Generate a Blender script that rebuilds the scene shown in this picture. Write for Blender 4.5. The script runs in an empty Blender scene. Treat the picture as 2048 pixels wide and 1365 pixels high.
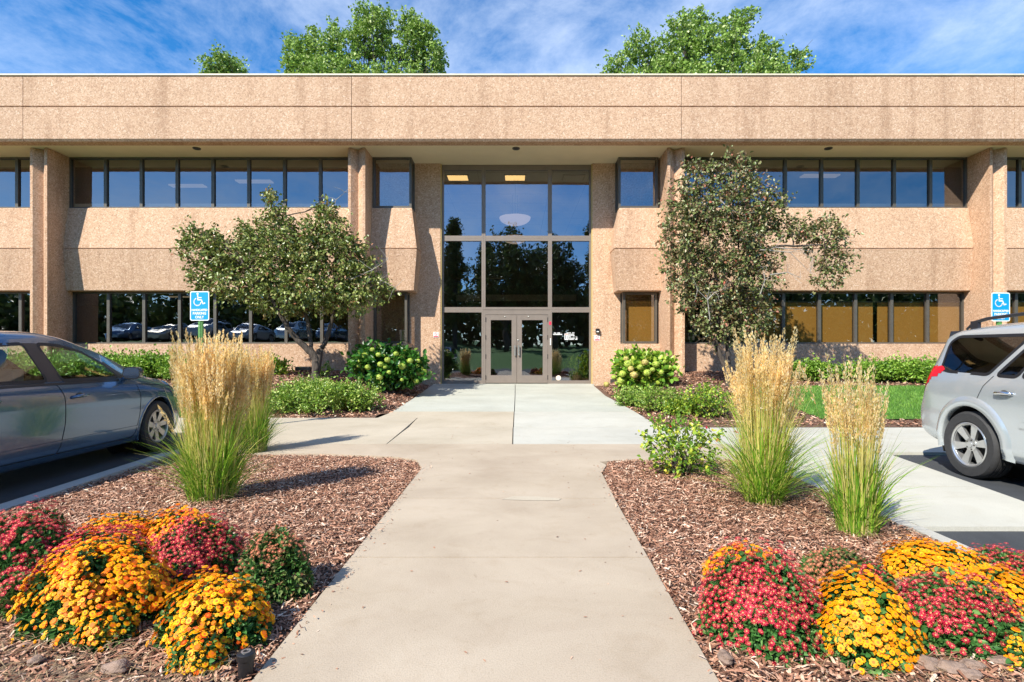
import bpy, math, random
import numpy as np
from mathutils import Vector, Matrix

random.seed(7)
rng = np.random.default_rng(11)
R = math.radians
S = bpy.context.scene
COL = S.collection

# ------------------------------------------------------------------ camera
FP, CXP, CYP, CH = 1100.0, 1030.0, 704.0, 1.3      # focal length / vanishing point in photo pixels, eye height
cam = bpy.data.cameras.new('camera')
cam.sensor_width = 36.0
cam.lens = FP / 2048 * 36.0
cam.shift_x = -6 / 2048
cam.shift_y = 21.5 / 2048
cam.clip_end = 1500
cam.clip_start = 0.05
camo = bpy.data.objects.new('camera', cam)
COL.objects.link(camo)
camo.location = (0, 0, CH)
camo.rotation_euler = (R(90), 0, 0)
S.camera = camo

# ------------------------------------------------------------------ light
LD = Vector((0.80, 1.0, -1.13)).normalized()          # travelling direction of sunlight
elev = math.asin(-LD.z)
azim = math.atan2(-LD.x, -LD.y)
w = bpy.data.worlds.new('World')
S.world = w
w.use_nodes = True
nt = w.node_tree
nt.nodes.clear()
N = nt.nodes.new
out = N('ShaderNodeOutputWorld')
bg = N('ShaderNodeBackground')
sky = N('ShaderNodeTexSky')
sky.sky_type = 'NISHITA'
sky.sun_disc = False
sky.sun_elevation = elev
sky.sun_rotation = azim
sky.altitude = 1700
sky.air_density = 1.0
sky.dust_density = 0.3
sky.ozone_density = 2.5
tc = N('ShaderNodeTexCoord')
mp = N('ShaderNodeMapping')
mp.inputs['Scale'].default_value = (2.0, 1.6, 3.4)
mp.inputs['Rotation'].default_value = (R(10), R(-38), R(20))
nz = N('ShaderNodeTexNoise')
nz.inputs['Scale'].default_value = 2.1
nz.inputs['Detail'].default_value = 12
nz.inputs['Roughness'].default_value = 0.66
nz.inputs['Distortion'].default_value = 0.25
rp = N('ShaderNodeValToRGB')
rp.color_ramp.elements[0].position = 0.40
rp.color_ramp.elements[0].color = (0, 0, 0, 1)
rp.color_ramp.elements[1].position = 0.80
rp.color_ramp.elements[1].color = (.5, .5, .5, 1)
hs = N('ShaderNodeHueSaturation')
hs.inputs['Saturation'].default_value = 1.35
hs.inputs['Value'].default_value = 1.35
mx = N('ShaderNodeMix')
mx.data_type = 'RGBA'
mx.inputs['B'].default_value = (8.2, 8.8, 9.6, 1)
L = nt.links.new
L(tc.outputs['Generated'], mp.inputs['Vector'])
L(mp.outputs['Vector'], nz.inputs['Vector'])
L(nz.outputs['Fac'], rp.inputs['Fac'])
L(rp.outputs['Color'], mx.inputs['Factor'])
L(sky.outputs['Color'], hs.inputs['Color'])
L(hs.outputs['Color'], mx.inputs['A'])
L(mx.outputs['Result'], bg.inputs['Color'])
bg.inputs['Strength'].default_value = 0.11
L(bg.outputs['Background'], out.inputs['Surface'])

sl = bpy.data.lights.new('sun', 'SUN')
sl.energy = 4.9
sl.angle = R(0.53)
sl.color = (1.0, 0.94, 0.82)
so = bpy.data.objects.new('sun', sl)
COL.objects.link(so)
so.rotation_euler = LD.to_track_quat('-Z', 'Y').to_euler()
so.location = (-20, -20, 30)

S.view_settings.view_transform = 'Standard'
S.view_settings.look = 'None'
S.view_settings.exposure = 0.72
S.view_settings.gamma = 1
S.render.engine = 'CYCLES'
S.cycles.use_denoising = True
try:
    S.cycles.denoiser = 'OPENIMAGEDENOISE'
except Exception:
    pass
S.cycles.max_bounces = 8
S.cycles.transparent_max_bounces = 12
S.cycles.sample_clamp_indirect = 6.0
S.cycles.caustics_reflective = False
S.cycles.caustics_refractive = False


def pX(px, Y): return (px - CXP) * Y / FP
def pZ(py, Y): return CH + (CYP - py) * Y / FP
def gnd(px, py, z=0.0):
    Y = FP * (CH - z) / (py - CYP)
    return pX(px, Y), Y

# ------------------------------------------------------------------ materials
class NT:
    def __init__(s, name):
        s.m = bpy.data.materials.new(name)
        s.m.use_nodes = True
        s.t = s.m.node_tree
        s.t.nodes.clear()
        s.out = s.n('ShaderNodeOutputMaterial')
        s.b = s.n('ShaderNodeBsdfPrincipled')
        s.l(s.b.outputs[0], s.out.inputs['Surface'])
        s._pos = None
    def n(s, t, **k):
        x = s.t.nodes.new(t)
        for a, v in k.items():
            setattr(x, a, v)
        return x
    def l(s, a, b): s.t.links.new(a, b)
    def set(s, **k):
        for a, v in k.items():
            s.b.inputs[a.replace('_', ' ')].default_value = v
        return s
    @property
    def pos(s):
        if s._pos is None:
            s._pos = s.n('ShaderNodeNewGeometry')
        return s._pos.outputs['Position']
    @property
    def isl(s):
        s.pos
        return s._pos.outputs['Random Per Island']
    def map(s, sc=(1, 1, 1), rot=(0, 0, 0), src=None):
        m = s.n('ShaderNodeMapping')
        m.inputs['Scale'].default_value = sc
        m.inputs['Rotation'].default_value = rot
        s.l(src or s.pos, m.inputs['Vector'])
        return m.outputs[0]
    def noise(s, scale, detail=4, rough=.55, vec=None, dist=0):
        x = s.n('ShaderNodeTexNoise')
        x.inputs['Scale'].default_value = scale
        x.inputs['Detail'].default_value = detail
        x.inputs['Roughness'].default_value = rough
        x.inputs['Distortion'].default_value = dist
        s.l(vec or s.pos, x.inputs['Vector'])
        return x.outputs['Fac']
    def vor(s, scale, vec=None, feat='F1', out='Color'):
        x = s.n('ShaderNodeTexVoronoi')
        x.feature = feat
        x.inputs['Scale'].default_value = scale
        s.l(vec or s.pos, x.inputs['Vector'])
        return x.outputs[out]
    def ramp(s, fac, stops, interp='LINEAR'):
        x = s.n('ShaderNodeValToRGB')
        x.color_ramp.interpolation = interp
        e = x.color_ramp.elements
        while len(e) < len(stops):
            e.new(0.5)
        for i, (p, c) in enumerate(stops):
            e[i].position = p
            if not isinstance(c, (tuple, list)):
                c = (c, c, c)
            e[i].color = (*c, 1)
        s.l(fac, x.inputs['Fac'])
        return x.outputs['Color']
    def mix(s, f, a, b, mode='MIX'):
        x = s.n('ShaderNodeMix', data_type='RGBA', blend_type=mode)
        for i, v in ((('Factor'), f), ('A', a), ('B', b)):
            if isinstance(v, bpy.types.NodeSocket):
                s.l(v, x.inputs[i])
            elif i == 'Factor':
                x.inputs[0].default_value = v
            else:
                x.inputs[i].default_value = (*v, 1)
        return x.outputs['Result']
    def col(s, sock): s.l(sock, s.b.inputs['Base Color']); return s
    def bump(s, h, dist=.01, strength=1.0):
        x = s.n('ShaderNodeBump')
        x.inputs['Distance'].default_value = dist
        x.inputs['Strength'].default_value = strength
        s.l(h, x.inputs['Height'])
        s.l(x.outputs[0], s.b.inputs['Normal'])
        return s

def plain(name, c, rough=.6, metal=0.0, **k):
    t = NT(name)
    t.set(Base_Color=(*c, 1), Roughness=rough, Metallic=metal, **k)
    return t.m

def varied(name, c, rough=.6, metal=0.0, amt=.25, scale=6, **k):
    t = NT(name)
    t.set(Roughness=rough, Metallic=metal, **k)
    a = tuple(v * (1 - amt) for v in c)
    b = tuple(min(1, v * (1 + amt)) for v in c)
    t.col(t.ramp(t.noise(scale, 6, .6), [(.3, a), (.7, b)]))
    return t.m

def aggregate(name, tint=(1, 1, 1)):
    t = NT(name)
    v = t.vor(36.0, t.map((1, 1, 1.0), (0.35, 0.3, 0.5)))
    sep = t.n('ShaderNodeSeparateColor')
    t.l(v, sep.inputs[0])
    peb = t.ramp(sep.outputs[0], [(0, (.25, .135, .070)), (.16, (.42, .25, .145)), (.42, (.53, .345, .215)), (.72, (.60, .42, .275)), (.92, (.70, .53, .37)), (1, (.82, .70, .54))])
    fine = t.noise(85, 3, .7, t.map((1, 1, 2.2), (0.4, 0.6, 0)))
    c = t.mix(.45, peb, t.ramp(fine, [(.32, (.36, .215, .125)), (.55, (.60, .41, .27)), (.74, (.82, .66, .49))]))
    stain = t.noise(1.0, 6, .65, t.map((1.9, 1.9, .20)))
    c = t.mix(1.0, c, t.ramp(stain, [(.3, (.76, .71, .67)), (.47, (1, 1, 1)), (.75, (1.05, 1.06, 1.06))]), 'MULTIPLY')
    c = t.mix(1.0, c, t.ramp(t.noise(.5, 3), [(.35, (1.04, .99, 1.0)), (.65, (1.12, 1.075, 1.10))]), 'MULTIPLY')
    h_ = t.n('ShaderNodeHueSaturation'); h_.inputs['Saturation'].default_value = .97; h_.inputs['Value'].default_value = .95; h_.inputs['Hue'].default_value = .5025
    t.l(c, h_.inputs['Color']); c = h_.outputs[0]
    oi = t.n('ShaderNodeObjectInfo'); c = t.mix(1.0, c, t.ramp(oi.outputs['Random'], [(0, (.945, .94, .94)), (1, (1.035, 1.03, 1.02))]), 'MULTIPLY')
    if tint != (1, 1, 1):
        c = t.mix(1.0, c, tint, 'MULTIPLY')
    t.col(c)
    t.set(Roughness=.9)
    t.bump(fine, .012, .8)
    return t.m

def concrete(name, c1, c2, warm=0.0):
    t = NT(name)
    big = t.noise(.9, 6, .62, dist=.4)
    c = t.ramp(big, [(.3, c1), (.7, c2)])
    sp = t.noise(130, 3, .7)
    c = t.mix(1.0, c, t.ramp(sp, [(.28, (.80, .79, .77)), (.5, (1, 1, 1)), (.75, (1.08, 1.08, 1.07))]), 'MULTIPLY')
    st = t.noise(3.2, 8, .7, dist=1.2)
    c = t.mix(1.0, c, t.ramp(st, [(.28, (.92, .90, .87)), (.48, (1, 1, 1))]), 'MULTIPLY')
    st2 = t.noise(14, 6, .75, dist=.6)
    c = t.mix(1.0, c, t.ramp(st2, [(.24, (.74, .70, .66)), (.38, (1, 1, 1))]), 'MULTIPLY')
    c = t.mix(1.0, c, t.ramp(t.vor(55.0, out='Distance'), [(.0, (.55, .52, .48)), (.10, (.97, .97, .97)), (.16, (1, 1, 1))]), 'MULTIPLY')
    c = t.mix(1.0, c, t.ramp(t.noise(.35, 4, .6, t.map((1, 2.2, 1))), [(.35, (.93, .92, .90)), (.6, (1.03, 1.03, 1.03))]), 'MULTIPLY')
    t.col(c)
    t.set(Roughness=.88)
    t.bump(sp, .004, .5)
    return t.m

def leafmat(name, stops, rough=.5, trans=.28, spec=.4, streak=False):
    t = NT(name)
    c = t.ramp(t.isl, stops)
    pn = t.noise(2.2, 3)
    if streak:
        c = t.mix(1.0, c, t.ramp(t.noise(1.0, 2, .5, t.map((42, 42, 2.5))), [(.36, (.74, .66, .56)), (.56, (1.1, 1.1, 1.1))]), 'MULTIPLY')
    c = t.mix(1.0, c, t.ramp(pn, [(.3, (.82, .85, .8)), (.7, (1.15, 1.12, 1.1))]), 'MULTIPLY')
    t.col(c)
    t.set(Roughness=rough, Specular_IOR_Level=spec)
    tr = t.n('ShaderNodeBsdfTranslucent')
    t.l(c, tr.inputs['Color'])
    ms = t.n('ShaderNodeMixShader')
    ms.inputs[0].default_value = trans
    t.l(t.b.outputs[0], ms.inputs[1])
    t.l(tr.outputs[0], ms.inputs[2])
    t.l(ms.outputs[0], t.out.inputs['Surface'])
    return t.m

def glassmat(name, refl=.42, tint=(.42, .40, .36), rcol=(.72, .76, .82), wave=True):
    t = NT(name)
    t.t.nodes.remove(t.b)
    g = t.n('ShaderNodeBsdfGlossy'); g.inputs['Roughness'].default_value = 0.0
    g.inputs['Color'].default_value = (*rcol, 1)
    tr = t.n('ShaderNodeBsdfTransparent'); tr.inputs['Color'].default_value = (*tint, 1)
    fr = t.n('ShaderNodeFresnel')
    t.pos
    io = t.n('ShaderNodeMapRange'); io.inputs['To Min'].default_value = 1.5; io.inputs['To Max'].default_value = 1 / 1.5
    t.l(t._pos.outputs['Backfacing'], io.inputs['Value']); t.l(io.outputs[0], fr.inputs['IOR'])
    ad = t.n('ShaderNodeMath', operation='ADD'); ad.inputs[1].default_value = refl; ad.use_clamp = True
    t.l(fr.outputs[0], ad.inputs[0])
    if wave:
        bp = t.n('ShaderNodeBump'); bp.inputs['Distance'].default_value = .0022; bp.inputs['Strength'].default_value = .6
        t.l(t.noise(1.7, 2, .5), bp.inputs['Height']); t.l(bp.outputs[0], g.inputs['Normal'])
    ms = t.n('ShaderNodeMixShader')
    t.l(ad.outputs[0], ms.inputs[0]); t.l(tr.outputs[0], ms.inputs[1]); t.l(g.outputs[0], ms.inputs[2])
    t.l(ms.outputs[0], t.out.inputs['Surface'])
    return t.m

def paint(name, c, metal=.55, rough=.32):
    t = NT(name)
    fl = t.noise(420, 2, .6)
    cc = t.mix(1.0, c, t.ramp(fl, [(.3, (.9, .9, .9)), (.7, (1.1, 1.1, 1.1))]), 'MULTIPLY')
    back = t.mix(t._pos.outputs['Backfacing'], cc, (.06, .06, .058))
    t.col(back)
    t.set(Metallic=metal, Roughness=rough, Coat_Weight=1.0, Coat_Roughness=.03)
    return t.m

def emis(name, c, s):
    t = NT(name)
    t.set(Base_Color=(*c, 1), Emission_Color=(*c, 1), Emission_Strength=s)
    return t.m

M = {}
M['agg'] = aggregate('aggregate_concrete')
M['agg_pillar'] = aggregate('aggregate_pillar', (1.02, .98, .95))
M['soffit'] = varied('soffit_plaster', (.80, .71, .50), .8, amt=.05, scale=1.2)
M['joint'] = plain('joint_sealant', (.16, .09, .06), .9)
M['bronze'] = varied('bronze_aluminium', (.115, .105, .088), .45, .3, amt=.12, scale=9)
M['bronze_lt'] = varied('door_aluminium', (.235, .195, .165), .45, .2, amt=.06, scale=5)
M['cap'] = varied('white_flashing', (.62, .56, .42), .5, amt=.08)
M['glass'] = glassmat('reflective_glass', .22, (.70, .64, .54))
M['glass_entry'] = glassmat('entry_glass', .28, (.60, .56, .48), (.64, .72, .84))
M['car_glass'] = glassmat('car_glass', .05, (.80, .90, .84), (1, 1, 1))
M['car_glass_dark'] = glassmat('privacy_glass', .06, (.10, .10, .10), (1, 1, 1))
M['conc_tan'] = concrete('concrete_tan', (.38, .308, .232), (.485, .408, .315))
M['conc_pale'] = concrete('concrete_pale', (.44, .435, .385), (.52, .51, .45))
M['conc_green'] = concrete('concrete_green_grey', (.41, .42, .37), (.49, .50, .44))
M['conc_pink'] = concrete('concrete_pinkish', (.42, .365, .28), (.50, .44, .345))
M['kerb'] = concrete('kerb_concrete', (.42, .41, .38), (.52, .51, .47))
M['interior_wall'] = varied('interior_wall', (.30, .26, .20), .8, amt=.08, scale=1)
M['interior_dark'] = plain('interior_dark', (.05, .045, .04), .8)
M['ceiling_tile'] = varied('ceiling_tile', (.42, .37, .29), .8, amt=.05)
M['shade'] = None
t = NT('roller_shade_fabric')
wv = t.noise(60, 3, .5, t.map((3, 3, .3)))
t.col(t.ramp(wv, [(.3, (.56, .34, .085)), (.7, (.66, .42, .12))])).set(Roughness=.85)
M['shade'] = t.m
M['lamp_on'] = emis('lit_diffuser', (1.0, .66, .28), 1.5)
M['lamp_dim'] = emis('dim_diffuser', (1.0, .86, .66), .14)
M['bowl'] = emis('lamp_glass_bowl', (.95, .78, .70), .35)
M['white'] = varied('white_paint', (.75, .75, .73), .5, amt=.04)
M['ledge'] = varied('ledge', (.80, .70, .54), .7, amt=.06)
M['red'] = plain('red_print', (.75, .03, .08), .5)
M['black'] = plain('black_plastic', (.012, .012, .014), .4)
M['rubber'] = varied('tyre_rubber', (.030, .030, .031), .75, amt=.2, scale=30)
M['dark'] = plain('dark_void', (.006, .006, .006), .9)
M['chrome'] = plain('chrome', (.75, .76, .78), .18, 1.0)
M['steel'] = varied('brushed_metal', (.55, .54, .50), .35, .9, amt=.08)
M['alloy'] = varied('alloy_wheel', (.50, .49, .46), .35, .65, amt=.06, scale=20)
M['alloy_silver'] = varied('alloy_bright', (.60, .61, .61), .28, .8, amt=.05, scale=20)
M['sign_blue'] = plain('sign_blue', (.0, .30, .62), .45)
M['sign_white'] = plain('sign_white', (.82, .84, .84), .45)
M['post_green'] = varied('green_post_paint', (.10, .26, .07), .55, amt=.15, scale=12)
M['rail_black'] = plain('rail_black', (.02, .02, .025), .35)
M['bark'] = None
t = NT('tree_bark')
bn = t.noise(18, 6, .65, t.map((1, 1, .25)))
t.col(t.ramp(bn, [(.3, (.035, .028, .022)), (.55, (.085, .068, .055)), (.75, (.17, .145, .12))])).set(Roughness=.9).bump(bn, .02)
M['bark'] = t.m
t = NT('grey_twig_bark')
t.col(t.ramp(t.noise(9, 4), [(.3, (.22, .20, .18)), (.7, (.42, .40, .36))])).set(Roughness=.85)
M['twig'] = t.m
t = NT('asphalt')
an = t.noise(260, 3, .7)
c = t.ramp(an, [(.3, (.026, .030, .036)), (.55, (.045, .050, .058)), (.72, (.12, .125, .13))])
c = t.mix(1.0, c, t.ramp(t.noise(1.3, 6, .65, dist=.8), [(.3, (.75, .77, .8)), (.7, (1.3, 1.28, 1.25))]), 'MULTIPLY')
t.col(c).set(Roughness=.85).bump(an, .004)
M['asphalt'] = t.m
t = NT('earth_under_mulch')
en = t.noise(42, 7, .75, dist=.6)
c = t.ramp(en, [(.3, (.045, .022, .014)), (.5, (.14, .075, .048)), (.7, (.30, .18, .125))])
t.col(c).set(Roughness=.95).bump(en, .02)
M['earth'] = t.m
t = NT('dry_soil')
en = t.noise(30, 8, .75, dist=.6)
t.col(t.ramp(en, [(.3, (.09, .052, .032)), (.5, (.24, .155, .10)), (.72, (.44, .32, .225))])).set(Roughness=.95).bump(en, .03)
M['soil'] = t.m
t = NT('bark_chips')
c = t.ramp(t.isl, [(0, (.10, .042, .024)), (.22, (.24, .108, .062)), (.5, (.39, .195, .122)), (.75, (.54, .31, .205)), (.93, (.68, .46, .33)), (1, (.80, .66, .52))])
gr = t.noise(120, 3, .6)
c = t.mix(1.0, c, t.ramp(gr, [(.3, (.75, .72, .7)), (.7, (1.15, 1.15, 1.15))]), 'MULTIPLY')
t.col(c).set(Roughness=.85)
M['chips'] = t.m
t = NT('lawn_grass')
c = t.ramp(t.isl, [(0, (.05, .15, .012)), (.5, (.09, .24, .02)), (1, (.18, .34, .05))])
c = t.mix(1.0, c, t.ramp(t.noise(1.8, 5, .65), [(.35, (.72, .80, .7)), (.62, (1.25, 1.12, 1.2))]), 'MULTIPLY')
t.col(c).set(Roughness=.6)
M['lawn'] = t.m
t = NT('turf_soil')
t.col(t.ramp(t.noise(9, 6), [(.3, (.035, .10, .010)), (.7, (.075, .17, .020))])).set(Roughness=.9)
M['turf'] = t.m
t = NT('rock')
rn = t.noise(14, 7, .7)
t.col(t.ramp(rn, [(.3, (.17, .115, .085)), (.7, (.38, .27, .21))])).set(Roughness=.9).bump(rn, .02)
M['rock'] = t.m
M['leaf_pear'] = leafmat('leaf_olive', [(0, (.10, .14, .03)), (.4, (.19, .25, .055)), (.72, (.30, .35, .095)), (.90, (.38, .37, .15)), (.97, (.36, .22, .11)), (1, (.42, .15, .08))], .34, .14, .6)
M['leaf_pear_dusk'] = leafmat('leaf_bronze_olive', [(0, (.09, .13, .04)), (.3, (.17, .22, .065)), (.55, (.24, .25, .10)), (.80, (.28, .21, .12)), (.96, (.28, .15, .09)), (1, (.5, .14, .09))], .38, .14, .6)
M['leaf_cotton'] = leafmat('leaf_cottonwood', [(0, (.12, .21, .03)), (.5, (.23, .38, .06)), (.85, (.36, .50, .12)), (1, (.58, .64, .32))], .4, .3, .5)
M['leaf_dark'] = leafmat('leaf_dark_shade_tree', [(0, (.035, .065, .018)), (.6, (.08, .13, .032)), (1, (.20, .25, .07))], .45, .2)
M['leaf_low'] = leafmat('leaf_low_shrub', [(0, (.09, .18, .016)), (.5, (.20, .35, .04)), (.85, (.38, .50, .09)), (1, (.60, .66, .22))], .38, .28, .55)
M['leaf_hedge'] = leafmat('leaf_hedge', [(0, (.09, .20, .015)), (.5, (.20, .38, .04)), (1, (.40, .56, .10))], .4, .3, .5)
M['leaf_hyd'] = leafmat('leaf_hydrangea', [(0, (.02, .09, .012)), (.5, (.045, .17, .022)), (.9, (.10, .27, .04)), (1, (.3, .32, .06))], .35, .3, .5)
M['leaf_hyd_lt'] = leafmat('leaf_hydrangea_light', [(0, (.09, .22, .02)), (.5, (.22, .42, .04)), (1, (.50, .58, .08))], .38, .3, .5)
M['leaf_mum'] = leafmat('leaf_mum', [(0, (.03, .11, .025)), (.6, (.065, .20, .045)), (1, (.15, .30, .08))], .5, .22)
M['leaf_mum_dry'] = leafmat('leaf_mum_faded', [(0, (.04, .12, .025)), (.6, (.10, .22, .05)), (.85, (.20, .22, .08)), (1, (.32, .18, .10))], .55, .22)
M['leaf_rose'] = leafmat('leaf_rose', [(0, (.07, .17, .015)), (.5, (.20, .36, .035)), (.85, (.45, .56, .07)), (1, (.75, .70, .10))], .36, .3, .5)
M['blade'] = leafmat('grass_blade', [(0, (.09, .24, .02)), (.45, (.22, .44, .035)), (.8, (.42, .58, .07)), (1, (.72, .62, .22))], .4, .35, .5)
M['stem_tan'] = leafmat('grass_stem_tan', [(0, (.40, .48, .08)), (.35, (.70, .62, .20)), (1, (.90, .74, .36))], .5, .45)
M['plume'] = leafmat('grass_plume', [(0, (.84, .62, .28)), (.5, (.95, .80, .45)), (.85, (.97, .88, .60)), (1, (.98, .94, .76))], .6, .62, streak=True)
M['straw'] = leafmat('straw', [(0, (.24, .16, .085)), (1, (.54, .40, .24))], .7, .2)
M['hyd_head'] = leafmat('hydrangea_floret', [(0, (.34, .50, .06)), (.6, (.52, .64, .11)), (1, (.72, .74, .25))], .55, .25)
M['hyd_head_tan'] = leafmat('hydrangea_floret_aged', [(0, (.55, .52, .12)), (.6, (.72, .62, .22)), (1, (.75, .48, .26))], .55, .25)
M['p_yellow'] = leafmat('petal_gold', [(0, (.80, .24, .003)), (.35, (.88, .34, .004)), (.8, (.92, .43, .008)), (1, (.94, .52, .02))], .5, .2, .2)
M['p_orange'] = leafmat('petal_orange', [(0, (.66, .06, .010)), (.18, (.84, .19, .006)), (.40, (.90, .38, .005)), (1, (.95, .56, .016))], .5, .2, .2)
M['p_red'] = leafmat('petal_crimson', [(0, (.32, .005, .018)), (.5, (.60, .014, .055)), (.85, (.78, .045, .12)), (1, (.86, .22, .22))], .5, .2, .2)
M['p_faded'] = leafmat('petal_faded', [(0, (.24, .10, .05)), (.5, (.42, .20, .10)), (.8, (.55, .10, .09)), (1, (.62, .38, .22))], .6, .2, .2)
M['c_orange'] = plain('flower_eye_orange', (.72, .13, .004), .7)
M['c_coral'] = plain('flower_eye_coral', (.85, .25, .12), .7)
M['seat'] = plain('seat_fabric', (.16, .155, .145), .9)

# ------------------------------------------------------------------ mesh helpers
def tag(o, label=None, cat=None, group=None, kind=None):
    if label: o['label'] = label
    if cat: o['category'] = cat
    if group: o['group'] = group
    if kind: o['kind'] = kind
    return o

def thing(name, label, cat, loc=(0, 0, 0), rz=0.0, group=None, scale=1.0):
    o = bpy.data.objects.new(name, None)
    COL.objects.link(o)
    o.empty_display_size = .3
    o.location = loc
    o.rotation_euler = (0, 0, rz)
    o.scale = (scale,) * 3
    return tag(o, label, cat, group)

def mk(name, V, F, mats, parent=None, smooth=False, mi=None, kind=None):
    """F: ndarray (m,k) or a list of faces"""
    me = bpy.data.meshes.new(name)
    V = np.asarray(V, dtype=np.float32)
    if isinstance(F, np.ndarray):
        m, k = F.shape
        me.vertices.add(len(V)); me.vertices.foreach_set('co', V.ravel())
        me.loops.add(m * k); me.loops.foreach_set('vertex_index', F.astype(np.int32).ravel())
        me.polygons.add(m); me.polygons.foreach_set('loop_start', np.arange(m, dtype=np.int32) * k)
        me.update(calc_edges=True)
    else:
        me.from_pydata([tuple(map(float, v)) for v in V], [], [tuple(int(i) for i in f) for f in F])
    if not isinstance(mats, (list, tuple)):
        mats = [mats]
    for m_ in mats:
        me.materials.append(m_)
    if mi is not None:
        me.polygons.foreach_set('material_index', np.asarray(mi, dtype=np.int32))
    if smooth:
        me.polygons.foreach_set('use_smooth', np.ones(len(me.polygons), dtype=bool))
    me.update()
    o = bpy.data.objects.new(name, me)
    COL.objects.link(o)
    if parent:
        o.parent = parent
    if kind:
        o['kind'] = kind
    return o

class MB:
    def __init__(s): s.v = []; s.f = []; s.mi = []
    def add(s, V, F, mi=0):
        o = len(s.v)
        s.v.extend([tuple(map(float, p)) for p in V])
        for f in F:
            s.f.append([i + o for i in f]); s.mi.append(mi)
        return s
    def box(s, x0, x1, y0, y1, z0, z1, mi=0, bev=0.0):
        if bev <= 0:
            V = [(x0, y0, z0), (x1, y0, z0), (x1, y1, z0), (x0, y1, z0), (x0, y0, z1), (x1, y0, z1), (x1, y1, z1), (x0, y1, z1)]
            return s.add(V, [(0, 3, 2, 1), (4, 5, 6, 7), (0, 1, 5, 4), (1, 2, 6, 5), (2, 3, 7, 6), (3, 0, 4, 7)], mi)
        b = bev
        V = []
        for z, i in ((z0, b), (z0 + b, 0), (z1 - b, 0), (z1, b)):
            V += [(x0 + i + (b if i == 0 else 0), y0 + i, z), (x1 - i - (b if i == 0 else 0), y0 + i, z), (x1 - i, y0 + i + (b if i == 0 else 0), z), (x1 - i, y1 - i - (b if i == 0 else 0), z),
                  (x1 - i - (b if i == 0 else 0), y1 - i, z), (x0 + i + (b if i == 0 else 0), y1 - i, z), (x0 + i, y1 - i - (b if i == 0 else 0), z), (x0 + i, y0 + i + (b if i == 0 else 0), z)]
        F = [list(range(7, -1, -1)), list(range(24, 32))]
        for r in range(3):
            for k in range(8):
                a = r * 8 + k; c = r * 8 + (k + 1) % 8
                F.append((a, c, c + 8, a + 8))
        return s.add(V, F, mi)
    def prism_x(s, prof, x0, x1, mi=0):
        """profile [(y,z)] counter-clockwise seen from +x... extruded along x"""
        n = len(prof)
        V = [(x0, y, z) for y, z in prof] + [(x1, y, z) for y, z in prof]
        F = [tuple(range(n)), tuple(range(2 * n - 1, n - 1, -1))]
        for i in range(n):
            j = (i + 1) % n
            F.append((j, i, i + n, j + n))
        return s.add(V, F, mi)
    def prism_z(s, poly, z0, z1, mi=0):
        n = len(poly)
        V = [(x, y, z0) for x, y in poly] + [(x, y, z1) for x, y in poly]
        F = [tuple(range(n - 1, -1, -1)), tuple(range(n, 2 * n))]
        for i in range(n):
            j = (i + 1) % n
            F.append((i, j, j + n, i + n))
        return s.add(V, F, mi)
    def tube(s, pts, rad, k=8, mi=0, caps=True):
        pts = [Vector(p) for p in pts]
        if not hasattr(rad, '__len__'): rad = [rad] * len(pts)
        V = []; ref = Vector((0.13, 0.31, 1)).normalized()
        for i, p in enumerate(pts):
            d = (pts[min(i + 1, len(pts) - 1)] - pts[max(i - 1, 0)]).normalized()
            rf = ref if abs(d.dot(ref)) < .95 else Vector((1, 0, 0))
            a = d.cross(rf).normalized(); b = d.cross(a).normalized()
            for j in range(k):
                t_ = 2 * math.pi * j / k
                V.append(p + (a * math.cos(t_) + b * math.sin(t_)) * rad[i])
        F = []
        for i in range(len(pts) - 1):
            for j in range(k):
                j2 = (j + 1) % k
                F.append((i * k + j, i * k + j2, (i + 1) * k + j2, (i + 1) * k + j))
        if caps:
            F.append(tuple(range(k - 1, -1, -1))); F.append(tuple(range((len(pts) - 1) * k, len(pts) * k)))
        return s.add(V, F, mi)
    def lathe(s, prof, c=(0, 0, 0), axis='z', k=32, mi=0, closed=False):
        """prof [(r, h)] around axis"""
        V = []
        for r, h in prof:
            for j in range(k):
                t_ = 2 * math.pi * j / k
                a, b = r * math.cos(t_), r * math.sin(t_)
                if axis == 'z': V.append((c[0] + a, c[1] + b, c[2] + h))
                elif axis == 'y': V.append((c[0] + a, c[1] + h, c[2] + b))
                else: V.append((c[0] + h, c[1] + a, c[2] + b))
        F = []
        n = len(prof)
        for i in range(n if closed else n - 1):
            for j in range(k):
                j2 = (j + 1) % k; i2 = (i + 1) % n
                F.append((i * k + j, i * k + j2, i2 * k + j2, i2 * k + j))
        return s.add(V, F, mi)
    def build(s, name, mats, parent=None, smooth=False, kind=None, auto=None):
        o = mk(name, s.v, s.f, mats, parent, smooth, s.mi, kind)
        if auto is not None:
            o.data.polygons.foreach_set('use_smooth', np.ones(len(o.data.polygons), dtype=bool))
            o.data.set_sharp_from_angle(angle=R(auto))
        return o

def copy_tree(o, loc=None, rz=None, scale=None, label=None, group=None, parent=None):
    c = o.copy()
    COL.objects.link(c)
    if parent: c.parent = parent
    if loc is not None: c.location = loc
    if rz is not None: c.rotation_euler = (0, 0, rz)
    if scale is not None: c.scale = scale if hasattr(scale, '__len__') else (scale,) * 3
    if label: c['label'] = label
    if group: c['group'] = group
    for ch in o.children:
        copy_tree(ch, parent=c)
    return c

def unit(a):
    return a / np.maximum(np.linalg.norm(a, axis=1, keepdims=True), 1e-9)
def rvec(n):
    return unit(rng.normal(size=(n, 3)))

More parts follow.
